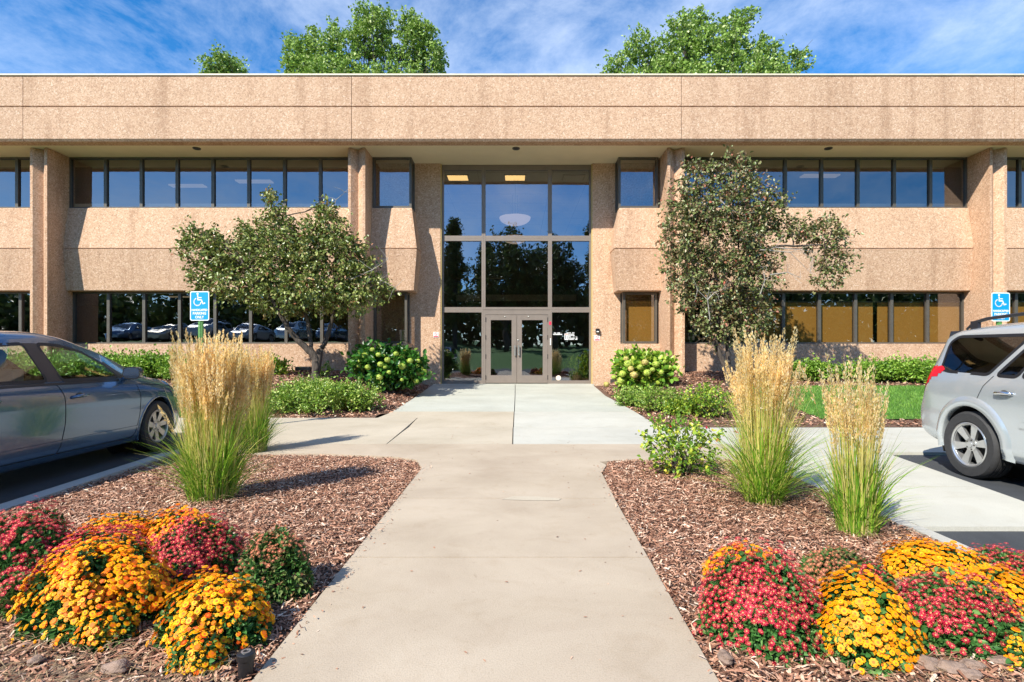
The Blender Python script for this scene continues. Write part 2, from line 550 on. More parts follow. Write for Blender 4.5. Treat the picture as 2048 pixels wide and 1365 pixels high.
def leaf_arrays(P, D, L_, W_, U=None, droop=.12, fold=.22):
    n = len(P)
    D = unit(D)
    if U is None: U = rvec(n) * .8 + np.array([0, 0, .7])
    S_ = unit(np.cross(D, U) + 1e-6)
    N_ = np.cross(S_, D)
    L_ = np.broadcast_to(np.asarray(L_, float).reshape(-1, 1), (n, 1))
    W_ = np.broadcast_to(np.asarray(W_, float).reshape(-1, 1), (n, 1))
    v = np.stack([
        P,
        P + .35 * L_ * D + .5 * W_ * S_ + fold * W_ * N_,
        P + .72 * L_ * D + .36 * W_ * S_ + (fold * .6 * W_ - .4 * droop * L_) * N_,
        P + L_ * D - droop * L_ * N_,
        P + .72 * L_ * D - .36 * W_ * S_ + (fold * .6 * W_ - .4 * droop * L_) * N_,
        P + .35 * L_ * D - .5 * W_ * S_ + fold * W_ * N_], axis=1).reshape(-1, 3)
    b = (np.arange(n) * 6)[:, None]
    f = np.concatenate([b + np.array([[0, 1, 2, 3]]), b + np.array([[0, 3, 4, 5]])], axis=1).reshape(-1, 4)
    return v, f

def cat_arrays(lst):
    vs, fs, o = [], [], 0
    for v, f in lst:
        vs.append(v); fs.append(f + o); o += len(v)
    return np.concatenate(vs), np.concatenate(fs)

def ribbons(B, az, h, reach, wid, droop, seg=6, side=None, pw=2.0):
    """curved grass ribbons: base pts B (n,3), azimuth, height, reach, width, droop"""
    n = len(B)
    d = np.stack([np.cos(az), np.sin(az), np.zeros(n)], 1)
    sa = az + np.pi / 2 + rng.normal(size=n) * .7 if side is None else side
    sd = np.stack([np.cos(sa), np.sin(sa), np.zeros(n)], 1)
    V = []
    for i in range(seg + 1):
        t_ = i / seg
        c = B + d * (reach * t_ ** pw)[:, None]
        c[:, 2] += h * (t_ - droop * t_ ** 3)
        wv = (wid * (1 - t_ ** 2.2) * (.6 + .4 * min(1, t_ * 4)) + .0006)[:, None] * .5
        V.append(c - sd * wv); V.append(c + sd * wv)
    V = np.stack(V, 1)
    m = 2 * (seg + 1)
    b = (np.arange(n) * m)[:, None]
    F = np.concatenate([b + np.array([[2 * i, 2 * i + 1, 2 * i + 3, 2 * i + 2]]) for i in range(seg)], 1).reshape(-1, 4)
    tip = (V[:, -1] + V[:, -2]) / 2
    return V.reshape(-1, 3), F, tip, d

def text_mesh(name, body, size, mat, parent, loc, rot=(R(90), 0, 0), ext=.001, sx=1.0, align='CENTER', bold=0.0):
    cu = bpy.data.curves.new(name, 'FONT')
    cu.body = body; cu.size = size; cu.align_x = align; cu.align_y = 'CENTER'; cu.extrude = ext
    cu.offset = bold; cu.space_line = .95
    tmp = bpy.data.objects.new(name, cu)
    COL.objects.link(tmp)
    bpy.context.view_layer.update()
    me = bpy.data.meshes.new_from_object(tmp.evaluated_get(bpy.context.evaluated_depsgraph_get()))
    bpy.data.objects.remove(tmp)
    me.materials.clear(); me.materials.append(mat)
    o = bpy.data.objects.new(name, me)
    COL.objects.link(o)
    o.parent = parent; o.location = loc; o.rotation_euler = rot; o.scale = (sx, 1, 1)
    return o

# ------------------------------------------------------------------ terrain
def walk_z(Y): return max(0.0, (Y - 9.5) * 0.04)
def bed_z(X, Y):
    if Y < 9.0: return -0.012
    if X < 0: z = max(-.012, min(.72, (Y - 10.5) * .135))
    else: z = max(-.012, min(.70, (Y - 9.45) * .108))
    tt = min(1, max(0, (abs(X - .03) - 2.5) / 1.3)); tt = tt * tt * (3 - 2 * tt)
    wz = walk_z(Y) - .012
    return wz * (1 - tt) + z * tt

g = MB()
g.add([(-400, -300, -.035), (400, -300, -.035), (400, 500, -.035), (-400, 500, -.035)], [(0, 1, 2, 3)])
tag(g.build('parking_lot', M['asphalt']), kind='structure')

# near path: old tan slabs
def slab(poly, z=0.0, th=.12):
    return poly, z, th
def slabs(name, polys, mat):
    b = MB()
    for p in polys:
        zs = [walk_z(y) for x, y in p]
        n = len(p)
        V = [(x, y, z - .14) for (x, y), z in zip(p, zs)] + [(x, y, z) for (x, y), z in zip(p, zs)]
        F = [tuple(range(n - 1, -1, -1)), tuple(range(n, 2 * n))] + [(i, (i + 1) % n, (i + 1) % n + n, i + n) for i in range(n)]
        b.add(V, F)
    return tag(b.build(name, mat), kind='structure')
e = .006
pl = lambda Y: -1.04
pr = lambda Y: .80 + (Y - 2) * .028
def strip(y0, y1):
    return [(pl(y0), y0 + e), (pr(y0), y0 + e), (pr(y1), y1 - e), (pl(y1), y1 - e)]
slabs('path', [strip(-2, -.5), strip(-.5, .9), strip(.9, 2.15), strip(2.15, 3.48), strip(3.48, 4.88),
               [(-1.04, 4.88 + e), (.885, 4.88 + e), (.93, 5.9), (1.05, 6.32), (1.0, 6.5), (1.35, 6.62), (3.0, 6.62), (3.0, 7.75 - e), (-3.35, 7.75 - e),
                (-3.35, 7.05), (-2.4, 7.02), (-1.5, 6.82), (-1.18, 6.62), (-1.04, 6.15)]], M['conc_tan'])
slabs('left_pavement', [[(-1.81 - e, 7.75 + e), (-1.86 - e, 10.5 - e), (-4.5, 10.5 - e), (-4.5, 7.75 + e)],
                        [(-4.5, 7.05), (-3.35 - 2 * e, 7.05), (-3.35 - 2 * e, 7.75 - e), (-4.5, 7.75 - e)],
                        [(-30, 8.75), (-4.5 - 2 * e, 8.75), (-4.5 - 2 * e, 10.5 - e), (-30, 10.5 - e)]], M['conc_pink'])
slabs('middle_left_pavement', [[(-1.81 + e, 7.75 + e), (-.04, 7.75 + e), (-.04, 9.5 - e), (-1.842 + e, 9.5 - e)],
                               [(-1.842 + e, 9.5 + e), (-.035, 9.5 + e), (-.025, 11.3 - e), (-2.50, 11.3 - e), (-2.62, 10.5), (-1.86 + e, 10.5)]], M['conc_pink'])
slabs('right_pavement', [[(-.025, 7.75 + e), (3.0, 7.75 + e), (3.0, 9.5 - e), (-.025, 9.5 - e)],
                         [(-.02, 9.5 + e), (2.5, 9.5 + e), (2.46, 11.3 - e), (-.01, 11.3 - e)]], M['conc_pale'])
slabs('entry_pavement', [[(-2.52, 11.3 + e), (-.02, 11.3 + e), (-.005, 14 - e), (-2.48, 14 - e)], [(-2.48, 14 + e), (-.005, 14 + e), (.0, 17.12), (-2.52, 17.12)],
                         [(-.005, 11.3 + e), (2.46, 11.3 + e), (2.3, 14 - e), (.01, 14 - e)], [(.01, 14 + e), (2.3, 14 + e), (2.38, 17.12), (.015, 17.12)]], M['conc_green'])
b_ = lambda Y: 4.42 + (Y - 4.78) * .154
slabs('access_aisle_pavement', [[(3.02, 4.09), (b_(4.09), 4.09), (b_(5.3), 5.3 - e), (3.02, 5.3 - e)], [(3.02, 5.3 + e), (b_(5.3), 5.3 + e), (b_(7.1), 7.1), (3.02, 7.1)],
                                [(3.02, 7.1 + e * 2), (30, 7.1 + e * 2), (30, 9.44), (3.02, 9.44)]], M['conc_pale'])
# kerbs
kb = MB()
kb.prism_z([(-4.27, -1), (-4.10, -1), (-4.16, 4.4), (-4.34, 7.0), (-4.49, 7.0), (-4.33, 4.4)], -.15, .015)
tag(kb.build('kerb', M['kerb']), kind='structure')
kb = MB()
kb.prism_z([(2.86, -1), (3.0, -1), (3.0, 4.07), (2.9, 4.07)], -.15, .012)
kb.prism_z([(2.88, 4.08), (3.0, 4.08), (3.0, 6.6), (2.90, 6.6)], -.15, .004)
tag(kb.build('kerb_right', M['kerb']), kind='structure')
# painted stall line
ln = MB()
ln.box(4.0, 4.1, -3.0, 3.9, -.033, -.031)
tag(ln.build('stall_line', M['white']), kind='structure')
# crack patch and joints debris
b = MB()
b.add([(-.12, 4.83, .003), (.12, 4.80, .003), (.38, 4.80, .003), (.41, 4.86, .003), (.2, 4.93, .003), (-.02, 4.94, .003)], [(0, 1, 2, 3, 4, 5)])
tag(b.build('path_patch', M['conc_pink']), kind='structure')

# planting-bed grounds
def height_sheet(name, x0, x1, y0, y1, st, mat, fn, inside=None, noise=.012):
    nx = int((x1 - x0) / st) + 1; ny = int((y1 - y0) / st) + 1
    xs = np.linspace(x0, x1, nx); ys = np.linspace(y0, y1, ny)
    V = []
    for y in ys:
        for x in xs:
            edge = min(x - x0, x1 - x, y - y0, y1 - y)
            V.append((x, y, fn(x, y) + (rng.uniform(-noise, noise) if edge > .01 else 0)))
    F = [(j * nx + i, j * nx + i + 1, (j + 1) * nx + i + 1, (j + 1) * nx + i) for j in range(ny - 1) for i in range(nx - 1)
         if inside is None or inside(xs[i] + st / 2, ys[j] + st / 2)]
    return tag(mk(name, V, F, mat, smooth=True), kind='structure')
near_fn = lambda x, y: -.022
height_sheet('ground_left_bed', -4.2, -1.0, -1, 7.12, .09, M['earth'], lambda x, y: -.036 + .055 * math.exp(-((x + 2.6) ** 2 + (y - 4) ** 2) / 3), None, .010)
height_sheet('ground_right_bed', .74, 2.95, -1, 6.64, .09, M['earth'], lambda x, y: -.036 + .045 * math.exp(-((x - 2.1) ** 2 * 3 + (y - 4) ** 2 * .3) / 3), None, .010)
height_sheet('ground_far_left_bed', -30, -2.3, 10.5, 16.6, .2, M['earth'], bed_z, lambda x, y: not (x > -2.72 and y < 11.2), .012)
height_sheet('ground_far_right_bed', 2.3, 30, 9.47, 16.6, .2, M['earth'], bed_z, None, .012)
b = MB()
b.box(-2.35, 2.44, 17.0, 17.3, .1, .302)
tag(b.build('threshold', M['conc_green']), kind='structure')

# far surroundings seen only in the glass: lawn and rise behind the car park
def hill(x, y):
    k = min(1, max(0, (-5 - x) / 5))
    a = 1.2 * min(1, max(0, (-8 - y) / 6.5)); c = 2.2 * min(1, max(0, (-3.0 - y) / 4.5))
    return -.06 + a * (1 - k) + c * k + max(0, (-24 - y)) * .03
height_sheet('lawn_across', -61, 61, -70, -2.5, 1.5, M['turf'], lambda x, y: hill(x, y), None, .0)
height_sheet('ground_behind_building', -200, 200, 48, 240, 16.0, M['turf'], lambda x, y: -.02, None, 0)

hz_ = hill(-20, -20) + .02
b = MB(); b.add([(-58, -24, hz_), (-11, -24, hz_), (-11, -8.2, hz_), (-58, -8.2, hz_)], [(0, 1, 2, 3)])
tag(b.build('upper_parking_lot', M['asphalt']), kind='structure')
# ---- mulch chips
def chips(name, n, region, hz, size=(.014, .082), wid=(.003, .0115)):
    P = []
    x0, x1, y0, y1, fn = region
    tot = 0
    while tot < n:
        x = rng.uniform(x0, x1, n); y = rng.uniform(y0, y1, n)
        ok = fn(x, y)
        P.append(np.stack([x[ok], y[ok]], 1)); tot += ok.sum()
    P = np.concatenate(P)[:n]
    z = hz(P[:, 0], P[:, 1]) + rng.uniform(.002, .026, n)
    C = np.column_stack([P, z])
    az = rng.uniform(0, 2 * np.pi, n); tl = rng.normal(size=n) * .22
    D = np.stack([np.cos(az) * np.cos(tl), np.sin(az) * np.cos(tl), np.sin(tl)], 1)
    U = rvec(n) * .55 + np.array([0, 0, 1.0])
    S_ = unit(np.cross(D, U)); N_ = np.cross(S_, D)
    Ln = (size[0] + (size[1] - size[0]) * rng.random(n) ** 2.0)[:, None]
    Wn = rng.uniform(*wid, n)[:, None]
    be = rng.normal(size=(n, 1)) * .12 * Ln
    tp = rng.uniform(.25, 1, (n, 1))
    v = np.stack([C - D * Ln / 2 - S_ * Wn / 2 * tp, C - D * Ln / 2 + S_ * Wn / 2, C + S_ * Wn * .6 + N_ * be, C - S_ * Wn * .5 + N_ * be + N_ * Wn * .3,
                  C + D * Ln / 2 + S_ * Wn / 2 * tp + N_ * be * .1, C + D * Ln / 2 - S_ * Wn / 2], 1).reshape(-1, 3)
    b = (np.arange(n) * 6)[:, None]
    f = np.concatenate([b + np.array([[0, 1, 2, 3]]), b + np.array([[3, 2, 4, 5]])], 1).reshape(-1, 4)
    return mk(name, v, f, M['chips'], kind='stuff')

def lf(x, y):
    left = -4.15 - np.clip(y - 4.4, 0, 3) * .07
    top = np.interp(x, [-4.5, -3.35, -2.4, -1.5, -1.18, -1.05], [7.03, 7.03, 7.0, 6.8, 6.6, 6.15])
    return (x > left) & (x < -1.05) & (y < top)
def rf(x, y):
    l_ = np.interp(y, [0, 2, 4.88, 5.9, 6.32, 6.5], [.75, .81, .895, .94, 1.06, 1.1])
    top = np.interp(x, [.9, 1.35, 3.0], [6.5, 6.6, 6.6])
    return (x > l_) & (x < 2.88) & (y < top)
hl = lambda x, y: -.034 + .055 * np.exp(-((x + 2.6) ** 2 + (y - 4) ** 2) / 3)
hr = lambda x, y: -.034 + .045 * np.exp(-((x - 2.1) ** 2 * 3 + (y - 4) ** 2 * .3) / 3)
chips('bark_mulch', 78000, (-4.5, -1.05, 1.7, 7.1, lf), hl)
chips('bark_mulch', 50000, (.8, 2.9, 1.7, 6.65, rf), hr)
chips('bark_mulch', 420, (-1.12, .98, 1.9, 6.3, lambda x, y: ((x < -1.02 + .05 * rng.random(len(x)) ** 2 * 2) & (x > -1.07)) | (x > np.interp(y, [2, 4.88, 5.9], [.80, .885, .93]) - .07 * rng.random(len(x)) ** 2)), lambda x, y: np.zeros_like(x) - .001, (.01, .045), (.003, .008))
bz = np.vectorize(bed_z)
lawnL = lambda x, y: (x < -6.0) & (y < 13.6)
lawnR = lambda x, y: (x > 5.6 - (y - 10) * .1) & (y > 10.0) & (y < 13.5)
chips('bark_mulch', 15000, (-15, -2.5, 10.55, 16.4, lambda x, y: ~lawnL(x, y) & ~((x > -2.75) & (y < 11.2))), bz, (.05, .12), (.012, .03))
chips('bark_mulch', 14000, (2.45, 15, 9.5, 16.4, lambda x, y: ~lawnR(x, y)), bz, (.05, .12), (.012, .03))

def lawn(name, reg, n):
    x0, x1, y0, y1, fn = reg
    x = rng.uniform(x0, x1, n); y = rng.uniform(y0, y1, n); ok = fn(x, y); x = x[ok]; y = y[ok]; m = len(x)
    B = np.column_stack([x, y, bz(x, y) + .012])
    V, F, _, _ = ribbons(B, rng.uniform(0, 6.28, m), rng.uniform(.03, .07, m), rng.uniform(.0, .03, m), rng.uniform(.006, .012, m), .1, seg=2)
    return mk(name, V, F, M['lawn'], kind='stuff')
lawn('lawn', (5, 15, 10, 13.5, lawnR), 60000)
lawn('lawn', (-15, -6, 10.6, 13.6, lawnL), 30000)
def turf(name, x0, x1, y0, y1, fn):
    height_sheet(name, x0, x1, y0, y1, .25, M['turf'], lambda x, y: bed_z(x, y) + .018, fn, 0)
turf('lawn_ground_right', 5.6, 30, 10.0, 13.5, None)
turf('lawn_ground_left', -30, -6, 10.75, 13.5, None)

# ------------------------------------------------------------------ the office building
OB = thing('office_building', 'two-storey office building of pinkish exposed-aggregate concrete with ribbon windows and glazed entrance', 'building', (0, 15.2, 0))
OBI = Matrix.Translation((0, -15.2, 0))
def bpart(mb, name, mat, **k):
    mb.v = [(x, y - 15.2, z) for x, y, z in mb.v]
    return mb.build(name, mat, OB, **k)
YF, YP, YW, YL, YS = 15.2, 15.7, 16.45, 16.6, 17.15
JX = [-22.7, -13.6, -4.52, 4.60, 13.8, 22.9]
FT = 8.93
prof = [(YF, 7.19), (YF + .05, 7.13), (15.55, 7.13), (15.55, FT), (YF + .02, FT), (YF, FT - .02), (YF, 8.10), (YF + .028, 8.09), (YF + .028, 8.07), (YF, 8.06)]
for i in range(5):
    b = MB(); b.prism_x(prof, JX[i] + .008, JX[i + 1] - .008); bpart(b, 'fascia_panel', M['agg'])
b = MB(); b.box(JX[0], JX[-1], YF + .035, YF + .3, 7.16, FT - .02); bpart(b, 'fascia_backing', M['joint'])
for i in range(8):
    x0 = -22.7 + i * 5.7
    b = MB(); b.box(x0 + .004, x0 + 5.7 - .004, YF - .03, 15.6, FT + .002, FT + .045); bpart(b, 'roof_flashing', M['cap'])
b = MB(); b.box(JX[0], JX[-1], 15.6, 34, 8.6, 8.75); bpart(b, 'roof', M['kerb'])
b = MB(); b.box(JX[0], JX[-1], YF + .075, 17.4, 7.135, 7.2)
bpart(b, 'soffit', M['soffit'])
b = MB(); b.box(JX[0], JX[-1], 33.6, 33.9, -.1, 8.6); b.box(JX[0] - .2, JX[0] + .01, 15.6, 33.9, -.1, 8.6); b.box(JX[-1] - .01, JX[-1] + .2, 15.6, 33.9, -.1, 8.6)
bpart(b, 'wall', M['agg'])
# soffit lights
for x in (-9.12, .03, 8.98):
    b = MB(); b.lathe([(.0, -.006), (.07, -.006), (.078, .02)], (x, 15.76, 7.118), 'z', 20, 1)
    b.lathe([(.078, -.012), (.105, -.012), (.11, .012), (.078, .012)], (x, 15.76, 7.122), 'z', 24, 0, True)
    bpart(b, 'recessed_light', [M['bronze'], M['black']], auto=40)
# pillars: two fins with a V-shaped groove
for x in JX[1:5]:
    hw = .245; a = .075; d = .17
    P = [(x - hw, YP), (x - hw + a, YP), (x, YP + d), (x + hw - a, YP), (x + hw, YP), (x + hw, YW + .25), (x - hw, YW + .25)]
    b = MB(); b.prism_z(P, -.1, 7.12); bpart(b, 'pillar', M['agg_pillar'])

# spandrel profile (Y, z): leans out to the joint, then back
ZS0, ZSM, ZS1 = 3.11, 4.35, 5.60
def spandrel(x0, x1, e0=0, e1=0, name='spandrel_panel'):
    """e0/e1: 1 -> end mitred with the same bulge (a free corner)"""
    offs = [(ZS0, .06), (ZS0 + .02, .085), (ZSM - .02, .195), (ZSM - .012, .17), (ZSM + .012, .17), (ZSM + .02, .195), (ZS1 - .02, .02), (ZS1, .0)]
    V = []; n = len(offs)
    yb = YS + .02 if (e0 or e1) else YW + .4
    for z, o in offs:
        a = x0 - (o if e0 else 0); c = x1 + (o if e1 else 0)
        V += [(a, yb, z), (a, YW - o, z), (c, YW - o, z), (c, yb, z)]
    F = [(0, 3, 2, 1), tuple(4 * (n - 1) + k for k in range(4))]
    for i in range(n - 1):
        for k in range(4):
            k2 = (k + 1) % 4
            F.append((4 * i + k, 4 * i + k2, 4 * i + 4 + k2, 4 * i + 4 + k))
    b = MB(); b.add(V, F); bpart(b, name, M['agg'])
bays = [(-22.6, -13.6 - .245), (-13.6 + .245, -4.52 - .245), (4.60 + .245, 13.8 - .245), (13.8 + .245, 22.8)]
for x0, x1 in bays:
    spandrel(x0 + .002, x1 - .002)
    b = MB(); b.box(x0 + .002, x1 - .002, YL - .16, YL + .3, -.1, 1.54); bpart(b, 'lower_wall', M['agg'])
XE = 3.10   # bump corner
spandrel(-4.52 + .247, -XE, 0, 1); spandrel(XE + .03, 4.60 - .247, 1, 0)
for sx in (-1, 1):
    x0, x1 = sorted((sx * 4.3 + .05, sx * (XE + .08)))
    b = MB(); b.box(x0, x1, YL - .16, YS + .02, .1, 1.54); bpart(b, 'lower_wall', M['agg'])
# entrance walls
XL, XR = pX(882, YS), pX(1184, YS)
for x0, x1 in ((-4.4, XL), (XR, 4.45)):
    b = MB()
    b.box(x0, x1, YS - .12, YS + .25, .0, 7.13)
    bpart(b, 'entrance_wall', M['agg'])
    jx = x1 if x0 < 0 else x0
    sgn = 1 if x0 < 0 else -1
    b = MB(); b.box(min(jx, jx + sgn * .03), max(jx, jx + sgn * .03), YS - .10, YS - .01, .3, 7.12)
    bpart(b, 'lit_jamb', varied('jamb_lit_yellow', (.52, .38, .14), .5, amt=.05))  # yellow light on the wall return's edge, put into the strip's colour

def window(x0, x1, y, z0, z1, glass, bar=.042, depth=.10, mat=None, name='window', bl=None, br=None, bt=None, bb=None):
    bl = bl or bar; br = br or bar; bt = bt or bar; bb = bb or bar
    b = MB()
    b.box(x0, x0 + bl, y, y + depth, z0, z1)
    b.box(x1 - br, x1, y, y + depth, z0, z1)
    b.box(x0 + bl, x1 - br, y + .003, y + depth - .003, z0, z0 + bb)
    b.box(x0 + bl, x1 - br, y + .003, y + depth - .003, z1 - bt, z1)
    f = bpart(b, name, mat or M['bronze'])
    p = MB(); yy = y + depth * .55
    t1, t2 = rng.normal(size=2) * .0022
    p.add([(x0 + bl, yy - 15.2, z0 + bb), (x1 - br, yy - 15.2 + t1, z0 + bb), (x1 - br, yy - 15.2 + t1 + t2, z1 - bt), (x0 + bl, yy - 15.2 + t2, z1 - bt)], [(0, 1, 2, 3)])
    p.build('pane', glass, f)
    return f
def window_side(x, y0, y1, z0, z1, glass, bar=.042, sgn=1):
    b = MB(); xa, xb = sorted((x, x - sgn * .08))
    b.box(xa, xb, y0, y0 + bar, z0, z1); b.box(xa, xb, y1 - bar, y1, z0, z1)
    b.box(xa + .003, xb - .003, y0 + bar, y1 - bar, z0, z0 + bar); b.box(xa + .003, xb - .003, y0 + bar, y1 - bar, z1 - bar, z1)
    f = bpart(b, 'window', M['bronze'])
    p = MB(); xx = (xa + xb) / 2
    p.add([(xx, y0 + bar - 15.2, z0 + bar), (xx, y1 - bar - 15.2, z0 + bar), (xx, y1 - bar - 15.2, z1 - bar), (xx, y0 + bar - 15.2, z1 - bar)], [(0, 1, 2, 3)])
    p.build('pane', glass, f)
ZU0, ZU1, ZL0, ZL1 = 5.602, 7.128, 1.545, 3.10
for bi, (x0, x1) in enumerate(bays):
    n = 8; st = (x1 - x0) / n
    rngk = range(8)
    if bi == 0: rngk = range(5, 8)
    if bi == 3: rngk = range(0, 3)
    for k in rngk:
        a = x0 + k * st; c = a + st
        window(a + .001, c - .001, YW + .03, ZU0, ZU1, M['glass'], bt=.05)
        window(a + .001, c - .001, YL, ZL0, ZL1, M['glass'])
        b = MB(); b.box(a + .05, c - .05, YW + .16, YW + .45, ZU0 - .2, ZU0 + .17)
        if bi in (1, 2) and k != 1: bpart(b, 'window_ledge', M['ledge'])  # sunlight on the sill put into the ledge's pale colour and extra height
    if bi in (0, 3):
        a, c = (x0, x0 + 5 * st) if bi == 0 else (x0 + 3 * st, x1)
        b = MB(); b.box(a, c, YL, YL + .1, ZL0, ZL1); b.box(a, c, YW + .03, YW + .13, ZU0, ZU1); bpart(b, 'spandrel_glass', M['black'])
# upper and lower corner windows beside the entrance
for sx in (-1, 1):
    xo = sx * 4.27 + (.02 if sx > 0 else 0); xi = sx * (XE + .0)
    a, c = sorted((xo, xi))
    window(a, c, YW + .03, ZU0, ZU1, M['glass'], bar=.07, bt=.05)
    window_side(xi, YW + .131, YS - .12, ZU0, ZU1, M['glass'], sgn=sx * -1 if False else (-1 if sx > 0 else 1))
    xi2 = sx * (XE + .16)
    a, c = sorted((xo, xi2))
    window(a, c, YL, ZL0, ZL1, M['glass'], bar=.07)
    window_side(xi2, YL + .101, YS - .12, ZL0, ZL1, M['glass'], sgn=(-1 if sx > 0 else 1))
# shades in the right-hand lower windows
x0, x1 = bays[2]; st = (x1 - x0) / 8
for bi, k, m1 in ((2, 2, 0), (2, 3, 0), (2, 4, 0), (2, 5, 0), (2, 6, 0), (2, 7, 0), (3, 0, 0), (3, 1, 0), (3, 2, 0)):
    x0 = bays[bi][0]
    b = MB()
    zt = ZL1 - .30
    if (bi, k) == (2, 5):
        b.box(x0 + k * st + .02, x0 + k * st + .62, YL + .17, YL + .185, ZL0, zt)
        b.box(x0 + k * st + .76, x0 + (k + 1) * st - .02, YL + .17, YL + .185, ZL0, zt)
    else:
        b.box(x0 + k * st + .015, x0 + (k + 1) * st - .015, YL + .17, YL + .185, ZL0, zt)
    b.box(x0 + k * st + .015, x0 + (k + 1) * st - .015, YL + .16, YL + .2, zt + .005, zt + .045, 1)
    bpart(b, 'roller_shade', [M['shade'], M['bronze']])
b = MB(); b.box(XE + .3, 4.27, YL + .17, YL + .185, ZL0, ZL1 - .25); bpart(b, 'roller_shade', M['shade'])

# interior rooms
b = MB()
b.box(-22.5, 22.6, 16.75, 33.5, 3.14, 3.9)       # floor structure between storeys (cut for lobby below)
b2 = MB()
for x0, x1 in ((-22.5, -4.3), (4.35, 22.6)):
    b2.box(x0, x1, 16.9, 33.5, 3.2, 5.4)
bpart(b2, 'floor_structure', M['interior_dark'])
b = MB()
for x0, x1 in ((-22.5, -2.9), (2.95, 22.6)):
    b.box(x0, x1, 16.75, 33.5, 7.205, 7.3)
    b.box(x0, x1, 23.0, 23.1, 5.4, 7.2)
    b.box(x0, x1, 23.0, 23.1, 0, 3.2)
bpart(b, 'interior_wall', M['interior_wall'])
b = MB(); b.box(-22.5, -2.9, 16.95, 33.5, .3, .45); b.box(2.95, 22.6, 16.95, 33.5, .3, .45); bpart(b, 'floor', M['interior_dark'])
b = MB()
b.box(-2.92, -2.90 + .05, YS + .26, 27, .3, 7.2); b.box(2.95, 3.0, YS + .26, 27, .3, 7.2); b.box(-2.9, 3, 27, 27.1, .3, 7.2)
bpart(b, 'lobby_wall', M['interior_wall'])
b = MB(); b.box(-2.85, 2.93, YS + .15, 27, .22, .30); bpart(b, 'lobby_floor', varied('lobby_floor_tile', (.22, .17, .12), .25, amt=.15, scale=2))
b = MB(); b.box(-2.85, 2.93, YS + .2, 27, 7.0, 7.1)
for k in range(7): b.box(-2.85, 2.93, YS + .3 + k * 1.2, YS + .315 + k * 1.2, 6.992, 7.0, 1)
for k in range(5): b.box(-2.4 + k * 1.2, -2.385 + k * 1.2, YS + .2, 27, 6.991, 7.0, 1)
bpart(b, 'lobby_ceiling', [M['ceiling_tile'], M['bronze']])
for x, on in ((-1.86, 1), (.0, 1), (1.9, 0)):
    b = MB(); b.box(x - .36, x + .36, 17.62, 18.2, 6.96, 6.99, 0); b.box(x - .32, x + .32, 17.66, 18.16, 6.95, 6.962, 1)
    bpart(b, 'ceiling_light', [M['bronze'], M['lamp_on'] if on else M['ceiling_tile']])
for x, y in ((-9, 19), (6.9, 18.8), (10.2, 18.4), (8.4, 20.4), (-11.6, 19.5), (3.8, 18.3)):
    b = MB(); b.box(x - .6, x + .6, y - .15, y + .15, 7.16, 7.2); bpart(b, 'ceiling_light', M['lamp_dim'])
for x, y in ((-11.2, 18.8), (-8.6, 19.5)):
    b = MB(); b.box(x - .6, x + .6, y - .1, y + .1, 3.16, 3.19); bpart(b, 'ceiling_light', M['lamp_dim'])
b = MB(); b.box(-2.8, 2.9, 26.0, 26.1, 3.7, 4.0); b.box(-2.8, -.5, 26.0, 26.1, 4.75, 4.8); bpart(b, 'mezzanine_rail', M['ledge'])
# pendant bowls in the lobby
for i, (y, zz, r, lab) in enumerate(((20.0, 6.18, .57, 'nearer frosted bowl pendant lamp hanging in the lobby behind the top centre pane'), (22.6, 6.0, .52, 'farther frosted bowl pendant lamp seen just under the nearer lobby lamp'))):
    pt = thing('pendant_lamp', lab, 'lamp', (.0, y, zz), 0, 'bowl pendants in the lobby')
    b = MB(); b.lathe([(r * math.cos(a), -r * .5 * math.sin(a)) for a in np.linspace(0, 1.5, 10)], (0, 0, 0), 'z', 32)
    b.build('lamp_bowl', M['bowl'], pt, smooth=True)
    b = MB()
    for dx in (-.1, .1): b.tube([(dx, 0, 0), (dx * .8, 0, 7.0 - zz)], .012, 6)
    b.box(-.16, .16, -.03, .03, .0, .05); b.box(-.14, .14, -.03, .03, .48, .52)
    b.build('hanger', M['bronze'], pt)

pp = thing('potted_plant', 'leafy green houseplant inside the glass at the right of the doors', 'plant', (2.0, 17.75, .30))
n_ = 260
a0 = rng.uniform(0, 6.28, n_)
V, F, _, _ = ribbons(np.column_stack([rng.normal(size=n_) * .14, rng.normal(size=n_) * .08, rng.uniform(.2, .75, n_)]), a0, rng.uniform(.1, .45, n_), rng.uniform(.12, .4, n_), rng.uniform(.02, .04, n_), rng.uniform(.3, 1.1, n_), seg=5)
mk('foliage', V, F, M['leaf_hyd_lt'], pp)
b = MB(); b.lathe([(.0, 0), (.13, 0), (.17, .26), (.15, .26), (.14, .22), (0, .22)], (0, 0, 0), 'z', 24); b.build('plant_pot', M['rock'], pp, auto=40)
# storefront grid
cx = [XL + .02, pX(967, YS), pX(1100, YS), XR - .02]
cz = [.302, 2.61, 4.84, 7.125]
for c in range(3):
    for r in range(3):
        if c == 1 and r == 0: continue
        window(cx[c] + (.001), cx[c + 1] - .001, YS, cz[r] + .001, cz[r + 1] - .001, M['glass_entry'], bar=.06, depth=.12, mat=M['bronze_lt'] if r < 3 else M['bronze'], bt=.15 if r == 2 else .08, bb=.10 if r == 0 else .08)
